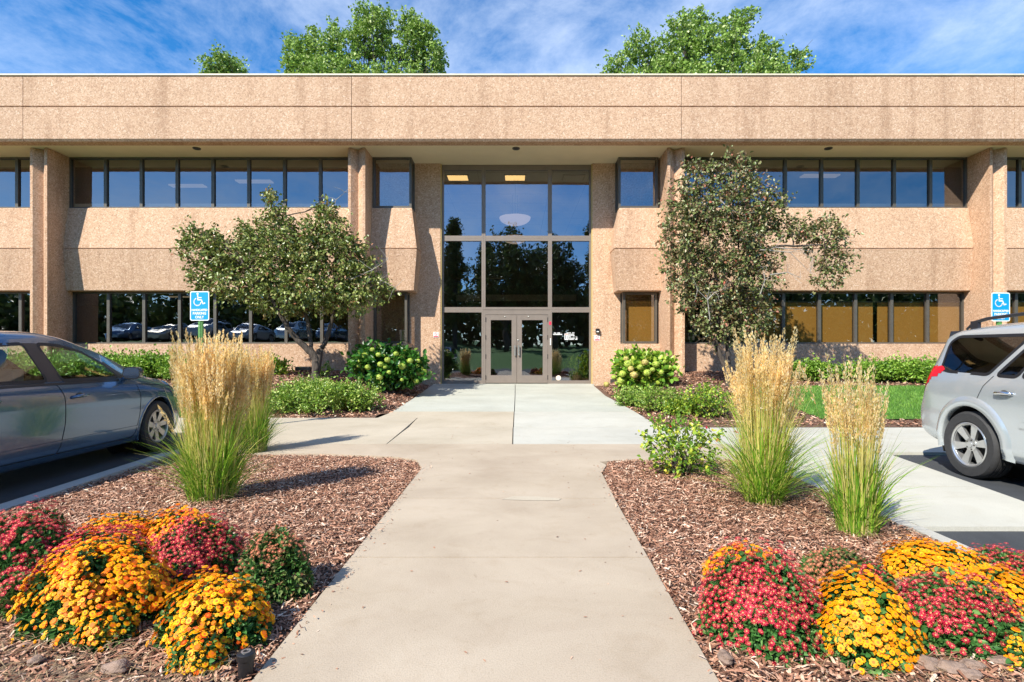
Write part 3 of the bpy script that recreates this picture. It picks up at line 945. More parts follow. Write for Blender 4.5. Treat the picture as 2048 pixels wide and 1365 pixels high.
# door frame and leaves
b = MB()
b.box(cx[1], cx[1] + .065, YS + .002, YS + .12, .302, 2.60)
b.box(cx[2] - .065, cx[2], YS + .002, YS + .12, .302, 2.60)
b.box(cx[1] + .065, cx[2] - .065, YS + .004, YS + .12, 2.46, 2.60)
bpart(b, 'door_frame', M['bronze_lt'])
dx0, dx1 = cx[1] + .07, cx[2] - .07
dm = (dx0 + dx1) / 2
for a, c, hs_ in ((dx0, dm - .005, 1), (dm + .005, dx1, -1)):
    b = MB(); y0, y1 = YS + .01, YS + .06
    z0, z1 = .325, 2.45
    sw = .155
    b.box(a, a + sw, y0, y1, z0, z1); b.box(c - sw, c, y0, y1, z0, z1)
    b.box(a + sw, c - sw, y0 + .002, y1 - .002, z0, z0 + .24); b.box(a + sw, c - sw, y0 + .002, y1 - .002, z1 - .16, z1)
    d = bpart(b, 'door', M['bronze_lt'])
    p = MB(); p.add([(a + sw, y0 + .03 - 15.2, z0 + .24), (c - sw, y0 + .03 - 15.2, z0 + .24), (c - sw, y0 + .03 - 15.2, z1 - .16), (a + sw, y0 + .03 - 15.2, z1 - .16)], [(0, 1, 2, 3)])
    p.build('pane', M['glass_entry'], d)
    hx = c - .055 if hs_ > 0 else a + .055
    h = MB()
    h.box(hx - .028, hx + .028, y0 - .065 - 15.2, y0 - .045 - 15.2, 1.18, 1.50, 0, .008)
    h.box(hx - .012, hx + .012, y0 - .046 - 15.2, y0 - .001 - 15.2, 1.20, 1.23); h.box(hx - .012, hx + .012, y0 - .046 - 15.2, y0 - .001 - 15.2, 1.44, 1.47)
    h.build('handle', M['steel'], d)
    ex = a if hs_ > 0 else c
    for zh in (.5, 1.15, 1.75, 2.3):
        h = MB(); h.tube([(ex, y0 - .008 - 15.2, zh - .07), (ex, y0 - .008 - 15.2, zh + .07)], .011, 8); h.build('hinge', M['black'], d)
    h = MB(); h.lathe([(.0, -.014), (.018, -.014), (.022, .0)], ((a + c) / 2 + .12 * hs_, y0 - 15.2, z1 - .05), 'y', 14); h.build('door_bolt', M['steel'], d, smooth=True)
    if hs_ < 0:
        h = MB(); h.lathe([(.0, -.016), (.022, -.016), (.026, .0)], (a + .04, y0 - 15.2, 1.66), 'y', 16); h.build('lock', M['steel'], d, smooth=True)
# stickers and lettering on the storefront
b = MB(); b.box(cx[2] - .03, cx[2] + .04, YS - .004, YS - .001, 2.14, 2.24)
o = b.build('sticker', M['red']); tag(o, 'small red square sticker on the mullion right of the entrance doors', 'sticker')
b = MB(); b.box(cx[2] + .0, cx[2] + .035, YS - .02, YS - .001, 1.50, 1.72, 0, .006)
o = b.build('door_buzzer', M['white']); tag(o, 'narrow white buzzer plate on the mullion right of the doors', 'buzzer')
yy = YS + .055
def marks(mb, x0, x1, z0, z1, mi=0):
    x = x0
    while x < x1:
        w_ = random.uniform(.016, .034)
        if random.random() > .12:
            h_ = (z1 - z0) * random.uniform(.8, 1)
            mb.box(x, min(x + w_, x1), yy - .002, yy - .0005, z0, z0 + h_, mi)
        x += w_ + .007
wx = lambda px: pX(px, YS + .05); wz = lambda py: pZ(py, YS + .05)
b = MB()
marks(b, wx(1108), wx(1123.5), wz(667.5), wz(665.3)); marks(b, wx(1106), wx(1125), wz(670.3), wz(668.0))
o = b.build('window_lettering', M['sign_white']); tag(o, 'small two-line white lettering on the glass just right of the doors', 'lettering')
b = MB()
b.box(wx(1129), wx(1137), yy - .002, yy - .0005, wz(680.2), wz(667.7))
b.box(wx(1130.6), wx(1132), yy - .004, yy - .0025, wz(678.5), wz(670.5), 1); b.box(wx(1133.6), wx(1135), yy - .004, yy - .0025, wz(678.5), wz(672.5), 1)
b.box(wx(1130.2), wx(1136.2), yy - .004, yy - .0025, wz(669.8), wz(668.6), 2)
marks(b, wx(1133), wx(1151), wz(667), wz(665.4))
for a, c, z in ((1138, 1148, 669.8), (1138, 1149, 672.4), (1138, 1154, 675), (1138, 1155, 677.6), (1138, 1155, 680)):
    marks(b, wx(a), wx(c), wz(z), wz(z - 1.9))
o = b.build('window_logo', [M['sign_white'], M['black'], M['c_orange']]); tag(o, 'white and orange practice logo with rows of lettering on the right side glass', 'lettering')
b = MB(); b.lathe([(0, -.004), (.075, -.004), (.08, 0)], (wx(1117), yy - .004, wz(756.5)), 'y', 24)
o = b.build('floor_sticker', M['ledge']); tag(o, 'round cream sticker at the foot of the right side glass', 'sticker')
# plaques on the entrance walls
for px_, py_, lab in ((872, 670, 'small white and red no-smoking plaque left of the entrance'), (1194.3, 676.5, 'small white and red no-smoking plaque under the black camera right of the entrance')):
    X = pX(px_, YS - .12); Z = pZ(py_, YS - .12)
    t_ = thing('wall_plaque', lab, 'sign', (X, YS - .12, Z), 0, 'no-smoking plaques beside the entrance')
    b = MB(); b.box(-.085, .085, -.012, -.001, -.085, .085, 0, .003); b.build('plate', M['white'], t_)
    b = MB()
    b.box(-.07, .07, -.0145, -.0125, -.068, -.038)
    ring = [(.042 * math.cos(a), .042 * math.sin(a)) for a in np.linspace(0, 2 * math.pi, 24, endpoint=False)]
    b.lathe([(.034, -.0022), (.044, -.0022), (.044, 0), (.034, 0)], (0, -.0125, .025), 'y', 24, 0, True)
    b.tube([(-.026, -.0135, .051), (.026, -.0135, -.001)], .004, 4)
    b.build('print', M['red'], t_)
X = pX(1195.5, YS - .12); Z = pZ(663, YS - .12)
t_ = thing('entry_camera', 'small black camera box on the wall right of the entrance', 'camera', (X, YS - .12, Z))
b = MB(); b.box(-.07, .05, -.10, -.001, -.06, .08, 0, .015); b.build('housing', M['black'], t_)
b = MB(); b.box(-.05, .02, -.104, -.1005, -.03, .0); b.build('lens_plate', M['sign_white'], t_)
# flood light at the foot of the wall
t_ = thing('flood_light', 'low dark flood light on the mulch against the wall, left of the tree trunk', 'light', (pX(607, 16.0), 16.0, bed_z(-6.2, 16.0)))
b = MB(); b.box(-.22, .22, -.1, .08, .03, .14, 0, .02); b.build('housing', M['bronze'], t_)
b = MB(); b.box(-.19, .19, -.08, .06, .141, .150); b.build('lens', M['steel'], t_)

# ------------------------------------------------------------------ parking signs
def parking_sign(label, X, Y, rz=0.0):
    zb = bed_z(X, Y) if Y > 10.4 else 0.0
    t_ = thing('parking_sign', label, 'sign', (X, Y, zb), rz, 'blue disabled parking signs on green posts')
    top = pZ(583, 8.7) - zb
    b = MB()
    b.box(-.035, .035, .010, .045, 0, top - .02)
    b.box(-.012, .012, .0, .0095, 0, top - .02)
    for k in range(40):
        z = .08 + k * .05
        b.lathe([(0, -.0012), (.005, -.0012)], (0, -.0005, z), 'y', 8, 1)
    b.build('post', [M['post_green'], M['dark']], t_)
    def rrect(w_, h_, r, n=6):
        P = []
        for cx_, cz_, a0 in ((w_ / 2 - r, h_ / 2 - r, 0), (-w_ / 2 + r, h_ / 2 - r, 90), (-w_ / 2 + r, -h_ / 2 + r, 180), (w_ / 2 - r, -h_ / 2 + r, 270)):
            for k in range(n + 1):
                a = R(a0 + 90 * k / n); P.append((cx_ + r * math.cos(a), cz_ + r * math.sin(a)))
        return P
    def plate(mb, w_, h_, r, y0, y1, mi):
        P = rrect(w_, h_, r); n = len(P)
        V = [(x, y0, z + top - h0 / 2) for x, z in P] + [(x, y1, z + top - h0 / 2) for x, z in P]
        F = [tuple(range(n)), tuple(range(2 * n - 1, n - 1, -1))] + [(i, i + n, (i + 1) % n + n, (i + 1) % n) for i in range(n)]
        mb.add(V, F, mi)
    w0, h0 = .315, .465
    b = MB(); plate(b, w0, h0, .03, -.004, -.001, 0); b.build('sign_plate', M['sign_white'], t_)
    b = MB(); plate(b, w0 - .03, h0 - .03, .02, -.0052, -.0042, 0); b.build('sign_face', M['sign_blue'], t_)
    # wheelchair symbol, strokes as flat ribbons
    b = MB(); zc = top - .135; y = -.0065
    def stroke(pts, w_=.011):
        for (ax, az), (cx_, cz_) in zip(pts[:-1], pts[1:]):
            dx, dz = cx_ - ax, cz_ - az; l = math.hypot(dx, dz) or 1
            nx, nz_ = -dz / l * w_, dx / l * w_
            ex, ez = dx / l * w_ * .6, dz / l * w_ * .6
            b.add([(ax - ex + nx, y, az - ez + nz_), (ax - ex - nx, y, az - ez - nz_), (cx_ + ex - nx, y, cz_ + ez - nz_), (cx_ + ex + nx, y, cz_ + ez + nz_)], [(0, 1, 2, 3)])
    b.lathe([(0, 0), (.017, 0)], (-.032, y - .0003, zc + .094), 'y', 16)
    stroke([(-.03, zc + .065), (-.028, zc + .0), (.03, zc + .0), (.056, zc - .062), (.088, zc - .052)], .0095)
    stroke([(-.03, zc + .034), (.03, zc + .034)], .007)
    stroke([(-.034 + .058 * math.cos(a), zc - .032 + .058 * math.sin(a)) for a in np.linspace(R(118), R(350), 18)], .0085)
    b.build('wheelchair_symbol', M['sign_white'], t_)
    for txt, z, s_ in (('HANDICAPPED', top - .298, .044), ('PARKING', top - .352, .056), ('ONLY', top - .412, .056)):
        text_mesh('lettering', txt, s_, M['sign_white'], t_, (0, -.007, z), sx=.88 if s_ < .05 else .95, ext=.0006, bold=.0016)
    return t_
parking_sign('blue wheelchair sign lettered HANDICAPPED PARKING ONLY on green post beyond the dark car', pX(399.5, 8.7), 8.7, R(-4))
parking_sign('blue wheelchair parking sign standing behind the roof of the silver car', pX(2001, 8.9), 8.9, R(3))
# path light
X, Y = gnd(492, 1345)
t_ = thing('path_light', 'little black well light with a pale ring beside the path by the orange flowers', 'light', (X, Y, -.02))
b = MB(); b.lathe([(.030, 0), (.030, .075), (.036, .078), (.036, .10), (.031, .104), (.0, .104)], (0, 0, 0), 'z', 24); b.build('housing', M['black'], t_, auto=40)
b = MB(); b.lathe([(.011, .1045), (.011, .107), (.019, .107), (.019, .1045)], (0, 0, 0), 'z', 24); b.build('lens_ring', M['steel'], t_, auto=40)
#%%PART2
# ------------------------------------------------------------------ trees
def crown_leaves(lobes, n_clump, per, sig, L0, L1, wr, base, droopz=-.25, shell=2.0, outward=.6):
    """lobes: (x,y,z,rx,ry,rz) local; returns leaf arrays and clump centres"""
    Lb = np.array(lobes, float)
    wgt = (Lb[:, 3] * Lb[:, 4] * Lb[:, 5]) ** .72
    idx = rng.choice(len(Lb), n_clump, p=wgt / wgt.sum())
    u = rvec(n_clump)
    r = rng.random(n_clump) ** (1 / (shell + 1.0))
    C = Lb[idx, :3] + u * r[:, None] * Lb[idx, 3:6]
    C += rng.normal(size=C.shape) * sig * .3
    ax_ = unit(unit(C - Lb[idx, :3]) * .8 + rvec(n_clump) * .8 + np.array([0, 0, .25]))
    ln_ = sig * (.8 + 5.5 * rng.random(n_clump) ** 1.8)
    s_ = np.repeat(ln_, per) * (rng.random(n_clump * per) - .35)
    P = np.repeat(C, per, 0) + np.repeat(ax_, per, 0) * s_[:, None] + rng.normal(size=(n_clump * per, 3)) * sig * .42
    cen = np.repeat(Lb[idx, :3], per, 0)
    D = unit(P - cen) * outward + rvec(len(P)) * .8 + np.array([0, 0, droopz])
    n = len(P)
    Ln = rng.uniform(L0, L1, n)
    return leaf_arrays(P - D / np.linalg.norm(D, axis=1, keepdims=True) * 0, D, Ln, Ln * wr), C, idx

def limb(p0, p1, r0, r1, n=7, wob=.08):
    p0, p1 = Vector(p0), Vector(p1)
    pts, rr = [], []
    L_ = (p1 - p0).length
    for i in range(n):
        t_ = i / (n - 1)
        o = Vector(rng.normal(size=3)) * wob * L_ * .25 * math.sin(math.pi * t_)
        o.z += math.sin(math.pi * t_) * L_ * .04
        pts.append(p0.lerp(p1, t_) + o); rr.append(r0 + (r1 - r0) * t_ ** .8)
    return pts, rr

def small_tree(name, label, base, lobes_px, Yc, limbs_px, mat, n_clump, per, sig, L0, L1, bare=None, depth=.8, extra_twigs=60, gtop=None):
    bx, by = base
    bzv = bed_z(bx, by)
    root = thing(name, label, 'tree', (bx, by, bzv), 0)
    def loc(px, py, Y): return (pX(px, Y) - bx, Y - by, pZ(py, Y) - bzv)
    lobes = []
    for (px, py, rx, rz_, *dy) in lobes_px:
        Y = Yc + (dy[0] if dy else 0)
        x, y, z = loc(px, py, Y)
        k = Y / FP
        lobes.append((x, y, z, rx * k, max(rx, rz_) * k * depth if rx < 60 else rx * k * depth, rz_ * k))
    (v, f), C, idx = crown_leaves(lobes, n_clump, per, sig, L0, L1, .62, None)
    b = MB()
    ends = []
    for pts, r0, r1 in limbs_px:
        P = [Vector(loc(px, py, Y)) for px, py, Y in pts]
        Q, rr = [], []
        m = len(P)
        for i in range(m - 1):
            for j in range(5):
                t_ = j / 5
                a = P[max(i - 1, 0)]; b0 = P[i]; c = P[i + 1]; d = P[min(i + 2, m - 1)]
                Q.append(.5 * ((2 * b0) + (-a + c) * t_ + (2 * a - 5 * b0 + 4 * c - d) * t_ * t_ + (-a + 3 * b0 - 3 * c + d) * t_ ** 3) + Vector(rng.normal(size=3)) * .006)
                rr.append(r0 + (r1 - r0) * ((i + t_) / (m - 1)))
        Q.append(P[-1]); rr.append(r1)
        b.tube(Q, rr, 9)
        ends.append((Q, rr))
    # branches into the lobes
    allp = [(q, r) for Q, rr in ends for q, r in list(zip(Q, rr))[len(Q) // 3:]]
    for lb in lobes:
        c = Vector(lb[:3])
        q, r = min(allp, key=lambda a: (a[0] - c).length + (0.6 if a[0].z > c.z else 0))
        pts, rr = limb(q, c, min(r * .8, .035), .010)
        b.tube(pts, rr, 6)
        for k in range(4):
            tgt = c + Vector((rng.normal() * lb[3] * .6, rng.normal() * lb[4] * .6, rng.normal() * lb[5] * .5))
            pts2, rr2 = limb(pts[3 + k % 3], tgt, .010, .003, 5)
            b.tube(pts2, rr2, 5, caps=False)
    b.build('trunk', M['bark'], root, smooth=True)
    tw = MB()
    for k in range(extra_twigs):
        i = rng.integers(len(C)); c = Vector(C[i]); lb = lobes[idx[i]]
        p0 = Vector(lb[:3]).lerp(c, .5)
        pts, rr = limb(p0, c + (c - p0) * .35, .007, .002, 5, .12)
        tw.tube(pts, rr, 4, caps=False)
    for pts_px in (bare or []):
        P = [Vector(loc(px, py, Y)) for px, py, Y in pts_px]
        tw.tube(P, list(np.linspace(.016, .003, len(P))), 5)
        for i in range(1, len(P)):
            for k in range(3):
                e_ = P[i] + Vector((rng.normal() * .22, rng.normal() * .15, rng.normal() * .22))
                pts, rr = limb(P[i], e_, .006, .002, 4, .15); tw.tube(pts, rr, 4, caps=False)
    tv, tf = np.array(tw.v), np.array([q for q in tw.f if len(q) == 4])
    V, F = cat_arrays([(v, f), (tv, tf)])
    mk('crown', V, F, [mat, M['twig']], root, mi=np.concatenate([np.zeros(len(f)), np.ones(len(tf))]))
    return root

YT = 13.6
small_tree('ornamental_tree', 'low spreading olive-leaved tree with dark forked trunk left of the entrance', (pX(630, 13.7), 13.7),
           [(555, 455, 38, 46), (655, 450, 36, 40), (458, 508, 62, 38), (400, 515, 42, 38), (385, 470, 22, 24), (550, 520, 100, 62), (660, 525, 80, 65), (725, 565, 48, 42), (600, 585, 120, 36),
            (490, 570, 82, 36), (700, 605, 66, 24), (543, 412, 16, 24), (655, 412, 14, 12), (768, 580, 18, 22), (410, 468, 26, 16), (500, 475, 36, 26), (610, 485, 56, 44), (425, 560, 45, 28), (560, 612, 60, 18), (700, 505, 34, 34)], YT,
           [([(630, 772, 13.7), (632, 735, 13.7), (628, 712, 13.68), (600, 685, 13.6), (575, 655, 13.5), (545, 600, 13.4), (500, 540, 13.3)], .115, .03),
            ([(634, 745, 13.72), (640, 705, 13.75), (650, 685, 13.85), (664, 640, 13.9), (668, 590, 13.9), (672, 520, 13.8)], .085, .025),
            ([(626, 715, 13.68), (622, 690, 13.7), (616, 650, 13.8), (605, 600, 13.8), (590, 520, 13.7), (560, 440, 13.6)], .06, .02),
            ([(637, 708, 13.7), (636, 698, 13.7)], .055, .045)],
           M['leaf_pear'], 1650, 14, .095, .065, .112,
           bare=[[(700, 560, 13.3), (745, 540, 13.2), (775, 520, 13.1)], [(720, 570, 13.4), (760, 560, 13.3), (790, 575, 13.2)], [(660, 420, 13.6), (672, 400, 13.6), (690, 385, 13.6)]])
small_tree('ornamental_tree', 'taller lopsided bronze-tinged tree with two pale stems right of the entrance', (pX(1448, 13.6), 13.6),
           [(1460, 335, 26, 30), (1400, 360, 45, 34), (1480, 375, 46, 36), (1370, 410, 45, 40), (1430, 420, 80, 48), (1355, 470, 38, 48), (1440, 490, 92, 62), (1365, 550, 42, 48), (1450, 560, 82, 55), (1500, 615, 55, 42),
            (1400, 610, 50, 35), (1455, 655, 62, 32), (1535, 425, 36, 40), (1545, 400, 14, 26), (1585, 455, 42, 26), (1640, 470, 44, 30), (1672, 465, 26, 26), (1665, 520, 36, 28), (1655, 560, 32, 14), (1530, 520, 36, 32), (1500, 450, 45, 40), (1400, 650, 18, 16), (1535, 575, 26, 24), (1420, 330, 14, 14)], YT,
           [([(1458, 775, 13.6), (1452, 740, 13.6), (1440, 710, 13.6), (1432, 680, 13.6), (1440, 620, 13.6), (1425, 520, 13.5), (1410, 420, 13.5)], .08, .02),
            ([(1462, 775, 13.62), (1458, 730, 13.65), (1455, 690, 13.7), (1465, 630, 13.7), (1480, 540, 13.7), (1465, 400, 13.6)], .065, .018),
            ([(1478, 560, 13.6), (1530, 500, 13.5), (1600, 492, 13.4), (1650, 490, 13.4)], .04, .015)],
           M['leaf_pear_dusk'], 1750, 14, .095, .06, .105,
           bare=[[(1500, 520, 13.2), (1550, 495, 13.1), (1600, 500, 13.1), (1625, 520, 13.1)], [(1520, 500, 13.1), (1580, 505, 13.1), (1620, 545, 13.1)], [(1420, 640, 13.1), (1415, 600, 13.0), (1395, 580, 13.0)], [(1415, 600, 13.0), (1430, 585, 13.0), (1445, 580, 12.9)],
                 [(1520, 590, 13.1), (1530, 560, 13.0), (1525, 535, 13.0)], [(1540, 550, 13.1), (1575, 545, 13.1), (1600, 555, 13.1)], [(1440, 400, 13.1), (1460, 420, 13.0), (1490, 430, 13.0)]], extra_twigs=90)

def big_tree(name, label, X, Y, lobes, height, mat, n_clump, per, sig, L0, L1, group=None, z0=0, trunk_r=.35):
    root = thing(name, label, 'tree', (X, Y, z0), 0, group)
    (v, f), C, idx = crown_leaves(lobes, n_clump, per, sig, L0, L1, .75, None, droopz=-.1, shell=2.4)
    mk('crown', v, f, mat, root)
    b = MB()
    pts, rr = limb((0, 0, 0), (0, 0, height * .75), trunk_r, trunk_r * .25, 10, .05)
    b.tube(pts, rr, 10)
    for lb in lobes:
        c = Vector(lb[:3])
        k = min(8, max(2, int(c.z / height * 8) - 1))
        p2, r2 = limb(pts[k], c, rr[k] * .5, .03)
        b.tube(p2, r2, 6)
        for j in range(4):
            tgt = c + Vector((rng.normal() * lb[3] * .6, rng.normal() * lb[4] * .6, abs(rng.normal()) * lb[5] * .6))
            p3, r3 = limb(p2[4], tgt, .035, .01, 5); b.tube(p3, r3, 4, caps=False)
    b.build('trunk', M['bark'], root, smooth=True)
    return root
def px_lobes(lst, X, Y, z0=0):
    k = Y / FP
    return [(pX(px, Y) - X, 0 + random.uniform(-.6, .6), pZ(py, Y) - z0, rx * k, max(rx, 40) * k, rz_ * k) for px, py, rx, rz_ in lst]
YB = 40
XA = pX(735, YB)
big_tree('cottonwood_tree', 'tall bright green tree rising behind the roof left of centre', XA, YB,
         px_lobes([(742, 72, 32, 44), (737, 36, 9, 14), (700, 105, 40, 46), (655, 118, 26, 40), (598, 125, 24, 40), (588, 88, 10, 14), (668, 65, 9, 16), (625, 95, 16, 30), (822, 85, 30, 45), (855, 118, 26, 36), (772, 50, 16, 26), (770, 112, 26, 30), (822, 48, 20, 22), (858, 70, 12, 16), (875, 110, 10, 20),
                   (690, 190, 100, 55), (790, 200, 80, 55), (740, 270, 120, 70), (620, 150, 50, 30)], XA, YB), 24, M['leaf_cotton'], 3200, 15, .22, .14, .25)
XB = pX(1400, YB)
big_tree('cottonwood_tree', 'tall bright green tree rising behind the roof right of centre', XB, YB,
         px_lobes([(1392, 68, 42, 40), (1392, 32, 15, 11), (1462, 78, 34, 44), (1490, 45, 18, 18), (1318, 112, 36, 40), (1405, 115, 85, 42), (1352, 62, 22, 18), (1515, 122, 34, 34), (1575, 135, 34, 20), (1545, 105, 14, 14), (1245, 128, 34, 22), (1275, 100, 22, 20), (1225, 135, 16, 10),
                   (1600, 140, 14, 10), (1330, 190, 110, 55), (1470, 190, 110, 55), (1400, 270, 130, 70)], XB, YB), 24, M['leaf_cotton'], 3200, 15, .22, .14, .25)
XC = pX(455, 44)
big_tree('cottonwood_tree', 'small treetop just showing over the roof at the upper left', XC, 44,
         px_lobes([(438, 143, 14, 12), (460, 137, 13, 12), (472, 128, 5, 7), (484, 147, 10, 10), (450, 170, 40, 30), (455, 210, 50, 40)], XC, 44), 22, M['leaf_cotton'], 700, 15, .26, .14, .26)
# trees of the lawn across the car park, seen mirrored in the glass
def wild_lobes(h, r, n, cone=False):
    o = []
    for i in range(n):
        t_ = rng.random(); z = h * (.28 + .68 * t_)
        rr = r * (1 - t_ * .85 if cone else math.sqrt(max(.08, 1 - (2 * t_ - 1) ** 2)))
        a = rng.uniform(0, 6.28); q = rng.uniform(.2, .8)
        o.append((rr * q * math.cos(a), rr * q * math.sin(a), z, rr * .45 + .3, rr * .45 + .3, h * .09))
    return o
g_ = 'shade trees on the lawn across the car park'
tA = big_tree('shade_tree', 'broad dark shade tree mirrored in the middle entrance pane', -1, -30, wild_lobes(14, 4.6, 26), 14, M['leaf_dark'], 1300, 14, .35, .2, .34, g_, hill(0, -30))
tP = big_tree('pine_tree', 'narrow dark pine mirrored at the left edge of the entrance glass', -6.6, -26, wild_lobes(14, 2.2, 22, True), 14, M['leaf_dark'], 900, 14, .25, .16, .3, g_, hill(0, -26))
for src, lst in ((tA, [(5, -33, .98, 'dark shade tree mirrored right of the middle entrance pane'), (-15, -38, .95, 'dark shade tree mirrored in the lower windows left of the entrance'), (16, -38, .9, 'dark shade tree across the car park mirrored behind the tan shades'),
                       (-27, -45, 1.1, 'farthest left shade tree across the car park'), (30, -44, 1.0, 'farthest right shade tree across the car park')]),
                 (tP, [(9.0, -27, 1.02, 'narrow pine mirrored in the right column of the entrance glass'), (-3.6, -36, .95, 'narrow pine standing behind the broad shade tree')])):
    for x, y, s_, lab in lst:
        c = copy_tree(src, (x, y, hill(x, y)), rng.uniform(0, 6), s_, lab)
        c.scale = (s_, s_, s_)

n_ = 26000
wx_ = rng.uniform(-95, 95, n_); wy_ = rng.uniform(-60, -46, n_)
hh_ = 8.5 + 2.2 * np.sin(wx_ * .35) + 1.6 * np.sin(wx_ * .83 + 1) + 1.0 * np.sin(wx_ * 1.9)
P_ = np.column_stack([wx_, wy_, 2.2 + hh_ * rng.random(n_) ** .8])
v, f = leaf_arrays(P_, rvec(n_), rng.uniform(.8, 1.5, n_), rng.uniform(.5, 1.0, n_))
mk('distant_wood', v, f, M['leaf_dark'], kind='stuff')

# ------------------------------------------------------------------ shrubs
def shrub(name, label, cat, X, Y, z, rx, ry, h, mat, n, L0, L1, wr=.6, group=None, leggy=0.0, stems=14, up=.5, flat=False, sz=1.6):
    root = thing(name, label, cat, (X, Y, z), 0, group)
    nb = 9
    lobes = [(0, 0, h * .5, rx * .72, ry * .72, h * .5)]
    for i in range(nb):
        a = 6.28 * i / nb + rng.uniform(-.3, .3); q = rng.uniform(.45, .68)
        hh = h * rng.uniform(.34, .62)
        lobes.append((rx * q * math.cos(a), ry * q * math.sin(a), hh, rx * .38, ry * .38, min(hh, h * .36)))
    (v, f), C, idx = crown_leaves(lobes, n // 8, 8, L1 * sz * .55, L0, L1, wr, None, droopz=up * .3, shell=2.6)
    v[:, 2] = np.maximum(v[:, 2], .0)
    mk('foliage', v, f, mat, root)
    b = MB()
    for k in range(stems):
        i = rng.integers(len(C))
        a = rng.uniform(0, 6.28)
        pts, rr = limb((rx * .15 * math.cos(a), ry * .15 * math.sin(a), 0), C[i] * (1 + leggy), .007 + h * .006, .003, 6)
        b.tube(pts, rr, 5, caps=False)
    b.build('stems', M['bark'], root)
    return root
def at(px, Y):
    X = pX(px, Y); return X, Y, bed_z(X, Y) - .01

gl = 'bright green low shrubs at the corner of the left bed'
for px_, Y, rx, ry, h, lab in ((578, 11.3, .50, .55, .50, 'leftmost low green shrub of the left corner group, beside the tall grass'),
                               (648, 11.2, .58, .60, .60, 'middle low green shrub of the left corner group, below the tree trunk'),
                               (713, 11.35, .50, .55, .56, 'rightmost low green shrub of the left corner group, nearest the entry slab'),
                               (620, 12.3, .7, .5, .42, 'low green shrub tucked behind the left corner group at the tree foot')):
    x, y, z = at(px_, Y)
    shrub('low_shrub', lab, 'shrub', x, y, z, rx, ry, h * 1.0, M['leaf_low'], 3000, .04, .075, .5, gl, sz=1.7)
gr_ = 'small green shrubs at the corner of the right bed'
for px_, Y, rx, ry, h, lab in ((1262, 12.2, .36, .36, .40, 'small green shrub just below the right hydrangea'),
                               (1318, 11.2, .55, .45, .52, 'middle small green shrub at the corner of the right bed'),
                               (1365, 10.7, .34, .3, .26, 'low thin shrub at the right end of the right corner group')):
    x, y, z = at(px_, Y)
    shrub('low_shrub', lab, 'shrub', x, y, z, rx, ry, h, M['leaf_low'] if px_ != 1365 else M['leaf_rose'], 2600, .035, .062, .5, gr_, sz=1.3)
gh = 'hedge shrubs along the left wall'
first = None
for px_, Y, s_, lab in ((300, 14.9, 1.0, 'hedge shrub under the sign end of the left wall hedge'), (238, 14.9, .95, 'hedge shrub seen above the front wheel arch of the dark car'), (172, 14.8, 1.05, 'hedge shrub seen through the front window of the dark car'), (105, 14.8, 1.0, 'hedge shrub seen through the rear part of the dark car window'),
                        (352, 14.9, .9, 'right end hedge shrub, behind the tall grass and sign post'), (40, 14.8, 1.0, 'hedge shrub at the far left behind the dark car'), (-30, 14.8, 1.0, 'hedge shrub beyond the left pillar')):
    x, y, z = at(px_, Y)
    if first is None:
        first = shrub('hedge_shrub', lab, 'shrub', x, y, z, .75, .6, .60, M['leaf_hedge'], 4600, .06, .10, .55, gh)
    else:
        copy_tree(first, (x, y, z), rng.uniform(0, 6), s_, lab)
x, y, z = at(548, 15.4)
shrub('wall_shrub', 'small leafy shrub against the wall just above the second tall grass', 'shrub', x, y, z, .38, .3, .42, M['leaf_hyd_lt'], 700, .07, .12, .6)
x, y, z = at(650, 15.2)
shrub('wall_shrub', 'tiny green shoot behind the dark tree trunk', 'shrub', x, y, z, .16, .16, .3, M['leaf_hyd_lt'], 160, .05, .08, .6, stems=4)
gh2 = 'shrubs along the right wall'
for i, (px_, Y, s_, lab) in enumerate(((1618, 14.6, .95, 'wall shrub at the left end of the right hedge, in tree shade'), (1738, 14.4, 1.0, 'wall shrub in the middle of the right hedge'),
                                      (1805, 14.4, 1.05, 'wall shrub left of the silver car tail light'), (1862, 14.7, .95, 'wall shrub partly hidden by the silver car tail light'), (1930, 14.5, 1.0, 'wall shrub hidden behind the silver car'), (2060, 14.5, 1.0, 'wall shrub beyond the right pillar'))):
    x, y, z = at(px_, Y)
    copy_tree(first, (x, y, z), rng.uniform(0, 6), (s_, s_, s_ * .82), lab, gh2)

# hydrangeas
def hydrangea(label, px_, Y, rx, ry, h, mat, headmats, n, heads, grp):
    x, y, z = at(px_, Y)
    root = shrub('hydrangea', label, 'shrub', x, y, z, rx, ry, h, mat, n, .09, .17, .72, grp, up=.8, sz=.9)
    for i, (px2, py2, rr) in enumerate(heads):
        # heads sit on the side of the dome that faces the walk
        hx = pX(px2, Y) - x; hz = CH + (CYP - py2) * (Y - ry * .5) / FP - z
        q = max(0, 1 - (hx / rx) ** 2 - ((hz - h * .5) / (h * .6)) ** 2)
        hy = -ry * math.sqrt(q) - .02
        hx = (px2 - CXP) * (y + hy) / FP - x; hz = CH + (CYP - py2) * (y + hy) / FP - z
        r_ = rr * .86 * (Y - .5) / FP
        n_ = 150
        u = rvec(n_)
        P = np.array([hx, hy, hz]) + u * np.array([1, 1, .85]) * r_
        T = unit(np.cross(u, rvec(n_)))
        v, f = leaf_arrays(P - T * .012, T + u * .15, .03, .026, u, .1, .1)
        cb = MB(); cb.lathe([(0.001, -r_ * .8), (r_ * .55, -r_ * .62), (r_ * .8, -r_ * .2), (r_ * .8, r_ * .25), (r_ * .55, r_ * .66), (0.001, r_ * .82)], (hx, hy, hz), 'z', 12)
        v, f = cat_arrays([(v, f), (np.array(cb.v), np.array(cb.f))])
        mk('flower_head', v, f, headmats[i % len(headmats)], root)
    return root
gy = 'hydrangeas either side of the entrance'
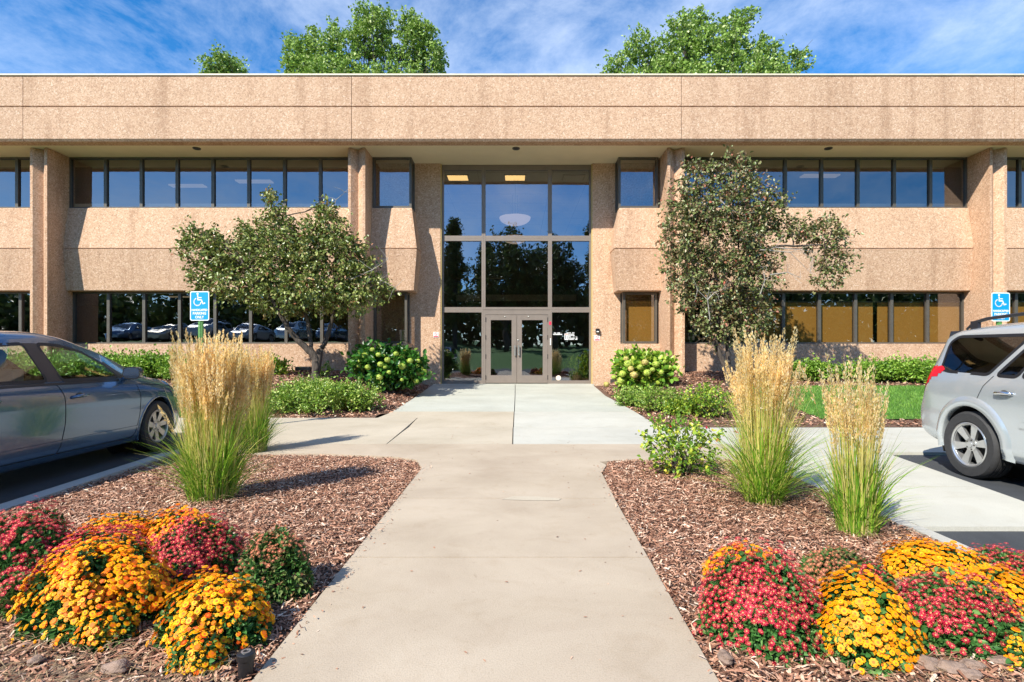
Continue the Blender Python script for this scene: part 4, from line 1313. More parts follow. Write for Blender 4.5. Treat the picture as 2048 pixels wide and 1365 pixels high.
hydrangea('dark green hydrangea with lime flower heads left of the entrance', 778, 14.0, 1.02, .75, 1.12, M['leaf_hyd'], [M['hyd_head']], 3400,
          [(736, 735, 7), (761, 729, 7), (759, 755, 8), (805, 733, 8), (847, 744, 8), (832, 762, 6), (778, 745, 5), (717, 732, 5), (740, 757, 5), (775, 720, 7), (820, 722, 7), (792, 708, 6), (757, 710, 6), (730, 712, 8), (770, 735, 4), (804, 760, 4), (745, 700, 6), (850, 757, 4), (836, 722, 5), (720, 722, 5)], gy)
hydrangea('light green hydrangea crowded with yellow-green flower heads right of the entrance', 1288, 13.9, .80, .65, .92, M['leaf_hyd_lt'], [M['hyd_head'], M['hyd_head_tan'], M['hyd_head']], 2300,
          [(1256, 728, 10), (1290, 725, 8), (1312, 729, 9), (1245, 748, 9), (1268, 750, 9), (1294, 746, 9), (1242, 762, 10), (1213, 769, 7), (1322, 745, 7), (1305, 740, 6), (1262, 738, 7), (1328, 724, 6), (1340, 735, 6), (1252, 718, 6), (1280, 735, 7), (1228, 755, 6), (1340, 750, 6)], gy)

# rose bush in the right bed
X, Y = gnd(1362, 948)
root = shrub('rose_bush', 'loose light green rose bush with red buds at the head of the right bed', 'shrub', X, Y, -.02, .48, .40, .68, M['leaf_rose'], 1300, .03, .058, .75, leggy=.02, stems=26, sz=1.5)
n_ = 5
P = np.column_stack([rng.uniform(-.45, .45, n_), rng.uniform(-.4, .2, n_), rng.uniform(.3, .55, n_)])
(v, f) = leaf_arrays(np.repeat(P, 5, 0), rvec(n_ * 5) + [0, 0, .6], .028, .02)
mk('blossoms', v, f, M['p_red'], root)
x, y, z = at(1415, 10.3)
shrub('rose_bush', 'leafy green rose bush half hidden behind the large right grass', 'shrub', x, y, z, .55, .4, .6, M['leaf_rose'], 1500, .04, .065, .7, stems=16)

# ------------------------------------------------------------------ feather reed grasses
def reed_grass(label, px_, py_, zt, r, n_blade, n_stem, lean=(0, 0), spread=1.0, grp='feather reed grasses in the front beds', dense=1.0, tanfrac=.5):
    X, Y = gnd(px_, py_)
    root = thing('feather_reed_grass', label, 'grass clump', (X, Y, -.015), 0, grp)
    n = n_blade
    a0 = rng.uniform(0, 6.28, n); q = np.sqrt(rng.random(n)) * r
    B = np.column_stack([q * np.cos(a0), q * np.sin(a0), np.zeros(n)])
    az = a0 + rng.normal(size=n) * .5
    h = rng.uniform(.35, 1.0, n) * zt * .62
    tall = rng.random(n) < .22
    h[tall] = rng.uniform(.55, .86, tall.sum()) * zt
    reach = rng.uniform(.08, .70, n) ** 1.5 * spread * 1.0
    reach[tall] *= .45
    V, F, _, _ = ribbons(B, az, h, reach, rng.uniform(.006, .011, n), rng.uniform(.02, .38, n), seg=7)
    mk('leaf_blades', V, F, M['blade'], root)
    n = int(n_stem * 1.8)
    a0 = rng.uniform(0, 6.28, n); q = np.sqrt(rng.random(n)) * r
    V2, F2, _, _ = ribbons(np.column_stack([q * np.cos(a0), q * np.sin(a0), np.zeros(n)]), a0 + rng.normal(size=n) * .6, zt * rng.uniform(.35, .85, n), rng.uniform(.0, .22, n) * spread, np.full(n, .0055), rng.uniform(0, .12, n), seg=6)
    n = n_stem
    a0 = rng.uniform(0, 6.28, n); q = np.sqrt(rng.random(n)) * r
    B = np.column_stack([q * np.cos(a0), q * np.sin(a0), np.zeros(n)])
    az = a0 + rng.normal(size=n) * .4
    h = zt * rng.normal(.88, .10, n).clip(.6, 1.08)
    reach = np.abs(rng.normal(size=n)) * .05 * spread + q * .42
    reach[rng.random(n) < .04] *= 2.6
    V, F, tip, d = ribbons(B, az, h, reach, np.full(n, .0042), np.zeros(n), seg=7, pw=1.9)
    V[:, 0] += lean[0] * (V[:, 2] / zt) ** 2; V[:, 1] += lean[1] * (V[:, 2] / zt) ** 2
    V, F = cat_arrays([(V, F), (V2, F2)])
    mk('stems', V, F, M['stem_tan'], root)
    # plumes follow each stem's last quarter
    m = int(120 * dense)
    tt = rng.random((n, m)) ** .9
    pl_ = rng.uniform(.24, .40, n)[:, None]
    t_ = 1 - pl_ * (1 - tt) / zt * 1.15
    d2 = np.stack([np.cos(az), np.sin(az)], 1)
    cx_ = B[:, 0:1] + d2[:, 0:1] * reach[:, None] * t_ ** 1.9
    cy_ = B[:, 1:2] + d2[:, 1:2] * reach[:, None] * t_ ** 1.9
    cz_ = h[:, None] * t_
    cx_ = cx_ + lean[0] * (cz_ / zt) ** 2; cy_ = cy_ + lean[1] * (cz_ / zt) ** 2
    wd = .0105 * np.sin(np.pi * np.clip(tt * .82 + .12, 0, 1)) + .0012
    off = rvec(n * m).reshape(n, m, 3) * wd[..., None]
    P = np.stack([cx_, cy_, cz_], 2) + off
    P = P.reshape(-1, 3)
    D = off.reshape(-1, 3) / .012 * .35 + np.array([0, 0, 1.0]) + np.repeat(np.column_stack([d2 * (reach / h)[:, None] * 1.9, np.zeros(n)]), m, 0) + rvec(n * m) * .22
    v, f = leaf_arrays(P, D, rng.uniform(.014, .030, n * m), rng.uniform(.005, .0095, n * m), rvec(n * m), 0, .3)
    mk('plumes', v, f, M['plume'], root)
    # dead straw skirt
    n = 70
    a0 = rng.uniform(0, 6.28, n)
    B = np.column_stack([r * np.cos(a0), r * np.sin(a0), np.zeros(n)])
    V, F, _, _ = ribbons(B, a0 + rng.normal(size=n) * .6, rng.uniform(.04, .3, n), rng.uniform(.1, .42, n), np.full(n, .005), rng.uniform(.3, .9, n), seg=5)
    mk('dead_blades', V, F, M['straw'], root)
    return root
reed_grass('dense golden-plumed reed grass in front at the left, beside the dark car', 425, 1000, 1.38, .19, 1100, 340, (-.02, 0), .9)
reed_grass('second reed grass, darker, standing behind the front left one', 508, 903, 1.30, .15, 850, 200, (.0, 0), .8)
reed_grass('tallest reed grass of the right bed, with widely fanned plumes', 1528, 1008, 1.40, .15, 850, 230, (.0, 0), 1.5, dense=.6)
reed_grass('smaller sparse reed grass at the right edge by the access aisle', 1712, 1068, 1.20, .125, 520, 105, (-.02, 0), .75, dense=.5)

# ------------------------------------------------------------------ chrysanthemums
def flower_template(kind):
    V = [(0, 0, .30)]; F = []; mi = []
    def ring(n, r, z, ph=0.0, r2=None, z2=None):
        i0 = len(V)
        for k in range(n):
            a = 2 * math.pi * (k + ph) / n
            rr, zz = (r, z) if (r2 is None or k % 2 == 0) else (r2, z2)
            V.append((rr * math.cos(a), rr * math.sin(a), zz))
        return i0
    if kind == 'button':
        a = ring(8, .34, .30); n = 8
        for k in range(n): F.append((0, a + k, a + (k + 1) % n)); mi.append(1)
        b_ = ring(16, .80, .34, 0, .66, .26)
        for k in range(8):
            F += [(a + k, b_ + 2 * k, b_ + 2 * k + 1), (a + k, b_ + 2 * k + 1, a + (k + 1) % 8), (a + (k + 1) % 8, b_ + 2 * k + 1, b_ + (2 * k + 2) % 16)]; mi += [0, 0, 0]
        c_ = ring(16, 1.0, .08, .5, .84, .0); c0 = ring(8, .45, .12)
        for k in range(8):
            F += [(c0 + k, c_ + 2 * k, c_ + 2 * k + 1), (c0 + k, c_ + 2 * k + 1, c0 + (k + 1) % 8), (c0 + (k + 1) % 8, c_ + 2 * k + 1, c_ + (2 * k + 2) % 16)]; mi += [0, 0, 0]
    else:
        a = ring(7, .24, .24); n = 7
        for k in range(n): F.append((0, a + k, a + (k + 1) % n)); mi.append(1)
        for r_, z_, z2_, ph in ((.74, .40, .16, 0), (1.0, .14, .02, .5)):
            n = 11
            b0 = ring(n, .26, .14, ph); o = ring(n, r_, z_, ph + .0); o2 = ring(n, r_ * .62, z2_ + .1, ph + .28); o3 = ring(n, r_ * .62, z2_ + .1, ph - .28)
            for k in range(n):
                F += [(b0 + k, o3 + k, o + k), (b0 + k, o + k, o2 + k)]; mi += [0, 0]
    return np.array(V), np.array(F), np.array(mi)
FT_ = {'button': flower_template('button'), 'daisy': flower_template('daisy')}

def place_flowers(P, Nn, size, kind):
    tv, tf, tm = FT_[kind]
    n = len(P)
    Nn = unit(Nn)
    a = unit(np.cross(Nn, rvec(n))); b_ = np.cross(Nn, a)
    V = P[:, None, :] + size[:, None, None] * (tv[None, :, 0:1] * a[:, None] + tv[None, :, 1:2] * b_[:, None] + tv[None, :, 2:3] * Nn[:, None])
    F = (tf[None] + (np.arange(n) * len(tv))[:, None, None]).reshape(-1, 3)
    return V.reshape(-1, 3), F, np.tile(tm, n)

def mum(label, box, kind, petal, eye, cover=0.25, dens=1.0, leaf='leaf_mum', size=.0152, ratio=.85, grp='chrysanthemums in the front beds', hz=None, patch=0.0, nleaf=3000):
    x0, x1, yt, yb = box
    Yf = FP * CH / (yb - CYP)
    Yc = Yf + .25
    for _ in range(6):
        r = (x1 - x0) / 2 * Yc / FP
        Yc = Yf + r * ratio
    Xc = pX((x0 + x1) / 2, Yc)
    h = hz or CH - (yt - CYP) * (Yc + .2 * r) / FP
    h = max(h, .12)
    r *= .90
    ry = r * ratio
    root = thing('chrysanthemum', label, 'flower plant', (Xc, Yc, -.02), rng.uniform(-.2, .2), grp)
    h += .02
    # lumpy dome
    ph = rng.uniform(0, 6.28, 6)
    def lump(u):
        az = np.arctan2(u[:, 1], u[:, 0])
        return 1 + .075 * np.sin(az * 2 + ph[1]) + .055 * np.sin(3 * az + ph[0]) + .05 * np.sin(8 * az + 9 * u[:, 2] + ph[5]) + .06 * np.sin(5 * az + ph[1] + 3 * u[:, 2]) + .05 * np.sin(4 * u[:, 2] + ph[2] + 2 * az)
    # foliage
    n = nleaf
    u = rvec(n); u[:, 2] = np.abs(u[:, 2])
    rad = rng.random(n) ** .22 * .97
    P = u * rad[:, None] * lump(u)[:, None] * np.array([r, ry, h])
    P[:, 2] = np.maximum(P[:, 2] - .01, .004)
    D = u * .7 + rvec(n) * .7 + np.array([0, 0, .15])
    v, f = leaf_arrays(P, D, rng.uniform(.022, .042, n), rng.uniform(.014, .024, n), None, .15, .25)
    mk('foliage', v, f, M[leaf], root)
    # woody stems
    b = MB()
    for k in range(18):
        a = rng.uniform(0, 6.28); q = rng.uniform(.2, .8)
        pts, rr = limb((0.04 * math.cos(a), .04 * math.sin(a), 0), (r * q * math.cos(a), ry * q * math.sin(a), h * .75 * math.sqrt(1 - q * q)), .005, .002, 5)
        b.tube(pts, rr, 4, caps=False)
    b.build('stems', M['twig'], root)
    # blossoms: poisson-like on the dome
    area = 2 * math.pi * r * (ry + h) / 2
    sp = size * 1.42
    cand = rvec(int(area / (sp * sp) * 7))
    cand[:, 2] = np.abs(cand[:, 2])
    # bloom limit: height threshold varies round the plant
    az = np.arctan2(cand[:, 1], cand[:, 0])
    lim = cover + .10 * np.sin(2 * az + ph[3]) + .08 * np.sin(5 * az + ph[4])
    keep = (cand[:, 2] > lim) | (rng.random(len(cand)) < .10 * dens)
    if patch > 0:
        nzv = np.sin(7 * cand[:, 0] + ph[5]) * np.sin(6 * cand[:, 1] + ph[2]) + .6 * np.sin(11 * cand[:, 2] + 4 * cand[:, 0])
        keep &= nzv > (patch * 2 - 1)
    keep &= rng.random(len(cand)) < dens
    cand = cand[keep]
    pos = cand * lump(cand)[:, None] * np.array([r, ry, h]) * (rng.uniform(.93, 1.07, len(cand)) + (rng.random(len(cand)) < .08) * rng.uniform(.03, .12, len(cand)))[:, None]
    sel = []
    cell = {}
    for i, p in enumerate(pos):
        key = tuple((p / sp).astype(int))
        ok = True
        for dx in (-1, 0, 1):
            for dy in (-1, 0, 1):
                for dz in (-1, 0, 1):
                    for j in cell.get((key[0] + dx, key[1] + dy, key[2] + dz), ()):
                        if ((pos[j] - p) ** 2).sum() < sp * sp * .78: ok = False; break
                    if not ok: break
                if not ok: break
            if not ok: break
        if ok and p[2] > .01:
            sel.append(i); cell.setdefault(key, []).append(i)
    P = pos[sel]
    Nn = unit(cand[sel] / np.array([r, ry, h])) + rvec(len(sel)) * .30 + np.array([0, -.05, .45])
    V, F, mi = place_flowers(P, Nn, size * rng.uniform(.62, 1.2, len(sel)), kind)
    if len(sel):
        mk('blossoms', V, F, [M[petal], M[eye]], root, mi=mi)
    return root

Y_, O_, R_, FD = 'p_yellow', 'p_orange', 'p_red', 'p_faded'
mum('crimson chrysanthemum cut by the left photo edge, mostly green below its red crown', (-70, 168, 1026, 1205), 'daisy', R_, 'c_coral', .82, .9, nleaf=4200)
mum('small orange chrysanthemum at the back left, above the crimson drift', (148, 318, 1036, 1130), 'button', O_, 'c_orange', .2)
mum('orange chrysanthemum at the back, behind the darker crimson mound', (282, 450, 1026, 1135), 'button', O_, 'c_orange', .2)
mum('flat crimson chrysanthemum drift above the largest orange mound', (45, 315, 1058, 1190), 'daisy', R_, 'c_coral', .28)
mum('crimson chrysanthemum mound right of the largest orange mound', (300, 482, 1036, 1190), 'daisy', R_, 'c_coral', .30, .85)
mum('faded green chrysanthemum with few brown-red heads beside the path, left bed', (472, 632, 1062, 1212), 'daisy', FD, 'c_coral', .62, .30, 'leaf_mum_dry', .012, nleaf=4600)
mum('largest yellow-orange chrysanthemum mound in the left bed', (62, 335, 1086, 1300), 'button', O_, 'c_orange', .38, .98, patch=.08, nleaf=6500)
mum('round orange chrysanthemum nearest the camera by the path, left bed', (318, 540, 1156, 1325), 'button', O_, 'c_orange', .40, nleaf=5200)
mum('little tuft of orange chrysanthemum heads at the foot of the round orange mound', (348, 450, 1292, 1352), 'button', O_, 'c_orange', .1, .8, hz=.12, nleaf=500)
mum('sparse low tuft with a few orange-red heads under the largest orange mound', (160, 262, 1240, 1302), 'button', O_, 'c_orange', .3, .6, hz=.13, nleaf=700)
mum('thin green chrysanthemum with a few crimson heads at the far left', (-20, 110, 1150, 1245), 'daisy', R_, 'c_coral', .75, .5, 'leaf_mum_dry', nleaf=1800)
mum('gold chrysanthemum peeking out behind the biggest crimson mound', (1408, 1572, 1098, 1190), 'button', Y_, 'c_orange', .15)
mum('biggest round crimson chrysanthemum, beside the path in the right bed', (1390, 1648, 1108, 1325), 'daisy', R_, 'c_coral', .36, 1.0, nleaf=6500)
mum('faded low chrysanthemum with brownish heads behind the gold one', (1590, 1745, 1098, 1190), 'daisy', FD, 'c_coral', .35, .5, 'leaf_mum_dry', .014)
mum('small pale crimson chrysanthemum between the gold and wide crimson mounds', (1685, 1800, 1130, 1225), 'daisy', R_, 'c_coral', .25, .9)
mum('bright gold chrysanthemum at the back right by the kerb', (1770, 1965, 1086, 1190), 'button', Y_, 'c_orange', .12, nleaf=2600)
mum('gold chrysanthemum cascading forward between the two crimson mounds', (1622, 1832, 1156, 1352), 'button', Y_, 'c_orange', .16, 1.0, patch=.03, nleaf=5600)
mum('crimson chrysanthemum at the far right edge behind the gold ones', (1930, 2140, 1100, 1205), 'daisy', R_, 'c_coral', .2, nleaf=2200)
mum('gold chrysanthemum at the right photo edge', (1890, 2110, 1142, 1290), 'button', Y_, 'c_orange', .42, nleaf=3600)
mum('wide crimson-topped chrysanthemum with a deep green skirt, right bed', (1772, 2025, 1156, 1338), 'daisy', R_, 'c_coral', .55, .95, nleaf=6000)
mum('tiny orange chrysanthemum sprout on bare soil at the lower right corner', (2005, 2062, 1302, 1345), 'button', O_, 'c_orange', .2, .7, hz=.10, nleaf=300)

n_ = 130
P_ = np.column_stack([rng.uniform(-1.0, .8, n_), rng.uniform(2.2, 9.4, n_), np.full(n_, .004)])
P_[:60, 0] = np.where(rng.random(60) < .5, -1.0 + np.abs(rng.normal(size=60)) * .05, .86 - np.abs(rng.normal(size=60)) * .05)
v, f = leaf_arrays(P_, rvec(n_) * [1, 1, .12], rng.uniform(.008, .03, n_), rng.uniform(.004, .012, n_), np.tile([0, 0, 1.0], (n_, 1)))
mk('leaf_litter', v, f, M['chips'], kind='stuff')
# soil patches, straw and stones in the foreground
def soil_patch(name, pts, z):
    b = MB()
    n = len(pts)
    c = np.mean(pts, 0)
    V = [(c[0], c[1], z + .008)]
    rings = 7
    for k in range(1, rings + 1):
        for (x, y) in pts:
            q = k / rings
            V.append((c[0] + (x - c[0]) * q + random.uniform(-.01, .01), c[1] + (y - c[1]) * q + random.uniform(-.01, .01), z + random.uniform(-.004, .012) - (.02 if k == rings else 0)))
    F = [(0, 1 + i, 1 + (i + 1) % n) for i in range(n)]
    for k in range(rings - 1):
        for i in range(n):
            F.append((1 + k * n + i, 1 + (k + 1) * n + i, 1 + (k + 1) * n + (i + 1) % n, 1 + k * n + (i + 1) % n))
    return tag(mk(name, V, F, M['soil'], smooth=True), kind='structure')
def blob(pxs):
    P = [gnd(px, py) for px, py in pxs]
    # subdivide outline
    Q = []
    for i in range(len(P)):
        a, c = P[i], P[(i + 1) % len(P)]
        for k in range(4):
            t_ = k / 4; Q.append((a[0] + (c[0] - a[0]) * t_ + random.uniform(-.015, .015), a[1] + (c[1] - a[1]) * t_ + random.uniform(-.015, .015)))
    return Q
soil_patch('soil', blob([(-150, 1500), (-80, 1235), (60, 1255), (130, 1300), (260, 1310), (340, 1345), (400, 1420), (380, 1560)]), -.008)
soil_patch('soil_right', blob([(1700, 1560), (1760, 1365), (1860, 1320), (2000, 1300), (2120, 1270), (2200, 1500)]), -.008)
def straw(n, x0, x1, y0, y1):
    P = np.array([gnd(rng.uniform(x0, x1), rng.uniform(y0, y1)) for _ in range(n)])
    B = np.column_stack([P, rng.uniform(.012, .03, n)])
    V, F, _, _ = ribbons(B, rng.uniform(0, 6.28, n), rng.uniform(.0, .03, n), rng.uniform(.02, .10, n), rng.uniform(.002, .004, n), rng.uniform(0, .8, n), seg=4, pw=1.2)
    return V, F
v, f = cat_arrays([straw(650, -60, 480, 1230, 1400), straw(220, 1650, 2060, 1290, 1400)])
mk('dry_straw', v, f, M['straw'], kind='stuff')
grk = 'stones on the bare soil'
for px_, py_, s_, lab in ((1855, 1338, .045, 'pinkish stone on the soil below the wide crimson mound, leftmost'), (1900, 1345, .05, 'flat grey-pink stone, second from the left on the right soil'), (1945, 1340, .04, 'round tan stone on the right soil left of the orange sprout'), (1940, 1358, .035, 'small bluish-grey stone at the bottom edge of the right soil'),
                     (2000, 1332, .035, 'small tan stone just left of the tiny orange sprout'), (232, 1345, .05, 'pale jagged stone on the left soil, right of the other pale stone'), (72, 1330, .03, 'pale pink stone on the left soil near the corner'), (1450, 1325, .04, 'brown wood lump under the biggest crimson mound')):
    X, Y = gnd(px_, py_)
    o = bpy.data.objects.new('tmp', None)
    bpy.data.objects.remove(o)
    import bmesh
    bm = bmesh.new(); bmesh.ops.create_icosphere(bm, subdivisions=3, radius=1)
    sc = (rng.uniform(.8, 1.3), rng.uniform(.7, 1.0), rng.uniform(.45, .7)); ph = rng.uniform(0, 6, 3)
    for v_ in bm.verts:
        c = v_.co
        k = 1 + .12 * math.sin(4 * c.x + ph[0]) + .1 * math.sin(5 * c.y + ph[1]) + .08 * math.sin(7 * c.z + ph[2] + 3 * c.x)
        v_.co = Vector((c.x * sc[0] * k, c.y * sc[1] * k, c.z * sc[2] * k)) * s_
    me = bpy.data.meshes.new('stone'); bm.to_mesh(me); bm.free()
    me.materials.append(M['rock'])
    o = bpy.data.objects.new('stone', me); COL.objects.link(o); o.location = (X, Y, .02)
    tag(o, lab, 'stone', grk)
#%%PART3
# ------------------------------------------------------------------ cars
def smoothc(pts):
    xs = np.array([p[0] for p in pts], float); ys = np.array([p[1] for p in pts], float)
    d = np.diff(ys) / np.diff(xs)
    m = np.zeros(len(xs)); m[0] = d[0]; m[-1] = d[-1]
    for i in range(1, len(xs) - 1):
        m[i] = 0 if d[i - 1] * d[i] <= 0 else 2 * d[i - 1] * d[i] / (d[i - 1] + d[i])
    def f(x):
        x = np.clip(x, xs[0], xs[-1])
        i = np.clip(np.searchsorted(xs, x) - 1, 0, len(xs) - 2)
        h = xs[i + 1] - xs[i]; t_ = (x - xs[i]) / h
        return (2 * t_ ** 3 - 3 * t_ ** 2 + 1) * ys[i] + (t_ ** 3 - 2 * t_ ** 2 + t_) * h * m[i] + (-2 * t_ ** 3 + 3 * t_ ** 2) * ys[i + 1] + (t_ ** 3 - t_ ** 2) * h * m[i + 1]
    return f

def in_poly(x, y, poly):
    c = False; n = len(poly); j = n - 1
    for i in range(n):
        xi, yi = poly[i]; xj, yj = poly[j]
        if ((yi > y) != (yj > y)) and (x < (xj - xi) * (y - yi) / (yj - yi + 1e-12) + xi): c = not c
        j = i
    return c
def near_poly(x, y, poly):
    best = None
    for i in range(len(poly)):
        ax, ay = poly[i]; bx, by = poly[(i + 1) % len(poly)]
        dx, dy = bx - ax, by - ay
        t_ = max(0, min(1, ((x - ax) * dx + (y - ay) * dy) / (dx * dx + dy * dy + 1e-12)))
        qx, qy = ax + dx * t_, ay + dy * t_
        d = (qx - x) ** 2 + (qy - y) ** 2
        if best is None or d < best[0]: best = (d, qx, qy)
    return best[1], best[2]
def round_poly(P, r, n=5):
    Q = []
    m = len(P)
    for i in range(m):
        a, b_, c = Vector(P[i - 1]), Vector(P[i]), Vector(P[(i + 1) % m])
        rr = min(r, (a - b_).length * .45, (c - b_).length * .45)
        p, q = b_ + (a - b_).normalized() * rr, b_ + (c - b_).normalized() * rr
        for k in range(n):
            t_ = k / (n - 1)
            Q.append(tuple((1 - t_) ** 2 * p + 2 * t_ * (1 - t_) * b_ + t_ * t_ * q))
    return Q

def make_car(name, label, spec, group=None):
    root = thing(name, label, spec['cat'], (0, 0, 0), 0, group)
    T, B, Wf, ZB, WR = (smoothc(spec[k]) for k in ('T', 'B', 'W', 'ZB', 'WR'))
    xr, xf = spec['T'][0][0], spec['T'][-1][0]
    lowfrac = [0, .03, .07, .12] + list(np.linspace(.17, 1.0, 19))
    lowy = smoothc(spec['side'])
    upfrac = list(np.linspace(.04, .86, 19)) + [.90, .935, .96, .98, .993, 1.0, 1.0]
    def ring(x):
        t_, b_, w_, zb, wr = float(T(x)), float(B(x)), float(Wf(x)), float(ZB(x)), float(WR(x))
        b_ = min(b_, t_ - .04)
        pts = [(0, zb + .0), (w_ * .8, zb)]
        for fr in lowfrac:
            pts.append((w_ * float(lowy(fr)), zb + (b_ - zb) * fr))
        ys = w_ * float(lowy(1.0)); yr = w_ * wr
        for fr in upfrac[:-7]:
            s = fr / .86
            pts.append((ys + (yr - ys) * (s ** 1.12), b_ + (t_ - b_) * fr))
        for fr, q in zip(upfrac[-7:], (.965, .91, .83, .70, .48, .22, 0)):
            pts.append((yr * q, b_ + (t_ - b_) * fr))
        return pts
    nst = int((xf - xr) / .025)
    us = np.linspace(0, 1, nst)
    xs = xr + (xf - xr) * us
    xs = np.unique(np.concatenate([xs, xr + np.array([.006, .015]), xf - np.array([.006, .015])]))
    rings = [ring(x) for x in xs]
    m = len(rings[0])
    nlow = 2 + len(lowfrac)
    def side_y(x, z):
        r_ = ring(min(max(x, xr), xf))[2:2 + len(lowfrac) + len(upfrac) - 7]
        return float(np.interp(z, [p[1] for p in r_], [p[0] for p in r_]))
    def top_y(x, z):
        return side_y(x, z)
    wins = [round_poly(p, .05) for p in spec['windows']]
    lights = [round_poly(p, .02) for p in spec.get('tail', [])]
    hl_ = [round_poly(p, .03) for p in spec.get('head', [])]
    groups = {'body': [], 'windscreen': [], 'rear_window': [], 'win': [[] for _ in wins], 'tail': [[] for _ in lights], 'head': [[] for _ in hl_]}
    Vt = {}
    V = []
    for s in (1, -1):
        for i, x in enumerate(xs):
            for j, (y, z) in enumerate(rings[i]):
                Vt[(s, i, j)] = len(V); V.append([x, s * y, z])
    snap = {}
    arch_r = spec['arch']
    for s in (1, -1):
        for i in range(len(xs) - 1):
            for j in range(m - 1):
                q = [(s, i, j), (s, i + 1, j), (s, i + 1, j + 1), (s, i, j + 1)]
                cx_ = (xs[i] + xs[i + 1]) / 2
                cz_ = sum(V[Vt[k]][2] for k in q) / 4; cy_ = abs(sum(V[Vt[k]][1] for k in q) / 4)
                face = [Vt[k] for k in q]
                if s > 0: face = face[::-1]
                dest = 'body'
                for ax in spec['axles']:
                    if (cx_ - ax) ** 2 + (cz_ - spec['wr'] * 1.0) ** 2 < arch_r ** 2 and cy_ > .5: dest = None; sn = ('arch', ax)
                if dest == 'body' and j >= 2:
                    if j < m - 7:
                        for wi, P in enumerate(wins):
                            if in_poly(cx_, cz_, P): dest = ('win', wi); sn = ('poly', wi)
                        for wi, P in enumerate(lights):
                            if in_poly(cx_, cz_, P): dest = ('tail', wi)
                        for wi, P in enumerate(hl_):
                            if in_poly(cx_, cz_, P): dest = ('head', wi)
                    if j >= m - 7 or True:
                        y_in = cy_ < float(Wf(cx_)) * float(WR(cx_)) * .93 - max(0, (cz_ - 1.0)) * .02
                        for nm in ('windscreen', 'rear_window'):
                            x0_, x1_, z0_, z1_ = spec[nm]
                            if dest == 'body' and x0_ < cx_ < x1_ and y_in and j > nlow and z0_ < cz_ < z1_: dest = nm
                if dest is None or (isinstance(dest, tuple) and dest[0] == 'win'):
                    for k in q: snap.setdefault(k, []).append((sn, True))
                else:
                    for k in q: snap.setdefault(k, []).append((None, False))
                if dest is None: continue
                if isinstance(dest, tuple): groups[dest[0]][dest[1]].append((s, face))
                else: groups[dest].append((s, face))
    for k, L_ in snap.items():
        cut = [a for a in L_ if a[1]]
        if cut and len(cut) < len(L_):
            sn = cut[0][0]; v_ = V[Vt[k]]
            if sn[0] == 'arch':
                dx, dz = v_[0] - sn[1], v_[2] - spec['wr']
                d = math.hypot(dx, dz) or 1
                if d < arch_r + .05 and v_[2] > float(ZB(v_[0])) + .01:
                    v_[0] = sn[1] + dx / d * arch_r; v_[2] = spec['wr'] + dz / d * arch_r
            else:
                v_[0], v_[2] = near_poly(v_[0], v_[2], wins[sn[1]])
                v_[1] = k[0] * side_y(v_[0], v_[2])
    def sub(faces, nm, mat, parent=None, off=0.0, smooth=True):
        used = {}
        vs, fs = [], []
        for s, f in faces:
            g_ = []
            for i in f:
                if i not in used: used[i] = len(vs); vs.append(V[i])
                g_.append(used[i])
            g_ = [a for n_, a in enumerate(g_) if a != g_[n_ - 1]]
            if len(g_) >= 3: fs.append(g_)
        if not fs: return None
        if off:
            vs = [[v_[0], v_[1] * (1 + off), v_[2]] for v_ in vs]
        return mk(nm, vs, fs, mat, parent or root, smooth)
    body_faces = list(groups['body'])
    # end caps
    body = sub(body_faces, 'body', spec['paint'])
    bmx = MB()
    for i, flip in ((0, 1), (len(xs) - 1, 0)):
        P = [(xs[i], y, z) for y, z in rings[i]]; Q = [(xs[i], -y, z) for y, z in rings[i]][::-1]
        bmx.add(P + Q[1:-1], [tuple(range(len(P) + len(Q) - 2))])
    bmx.build('bumper_end', spec['paint'], root)
    glass = spec['glass']
    def ribbon(pts, w_, off, mb, mi=0, closed=False, sides=(1, -1)):
        """flat ribbon following the side surface; pts (x,z); side -1 and 1"""
        for s in sides:
            n = len(pts); Vv = []
            for i in range(n):
                a = Vector(pts[(i - 1) % n] if closed or i > 0 else pts[0]); c = Vector(pts[(i + 1) % n] if closed or i < n - 1 else pts[-1])
                d = (c - a); d = d.normalized() if d.length > 1e-6 else Vector((1, 0)); nn = Vector((-d.y, d.x)) * w_ / 2
                for sg in (1, -1):
                    x, z = pts[i][0] + nn.x * sg, pts[i][1] + nn.y * sg
                    Vv.append((x, s * (side_y(x, z) + off), z))
            F = [(2 * i, 2 * i + 1, 2 * ((i + 1) % n) + 1, 2 * ((i + 1) % n)) for i in range(n if closed else n - 1)]
            mb.add(Vv, F, mi)
    names = spec['win_names']
    for wi, P in enumerate(wins):
        for s in (1, -1):
            fs = [(a, f) for a, f in groups['win'][wi] if a == s]
            o = sub(fs, names[wi], glass, off=.0)
    for P in wins:
        for s in (1, -1):
            tr_ = MB(); ribbon(P, .032, .003, tr_, 0, True, (s,)); tr_.build('window_trim', M['black'], root)
    sub(groups['windscreen'], 'windscreen', glass)
    sub(groups['rear_window'], 'rear_window', spec.get('rear_glass', glass))
    for L_, nm, mat in ((groups['tail'], 'tail_light', spec['tail_mat']), (groups['head'], 'headlight', spec['head_mat'])):
        for fl in L_:
            for s in (1, -1):
                sub([(a, f) for a, f in fl if a == s], nm, mat, off=.004)
    # door gaps and creases
    for P in spec['gaps']:
        Q = []
        for (ax, az), (cx_, cz_) in zip(P[:-1], P[1:]):
            for k in range(6): Q.append((ax + (cx_ - ax) * k / 6, az + (cz_ - az) * k / 6))
        Q.append(P[-1])
        for s in (1, -1):
            gp = MB(); ribbon(Q, .008, .0015, gp, sides=(s,)); gp.build('panel_gap', M['dark'], root)
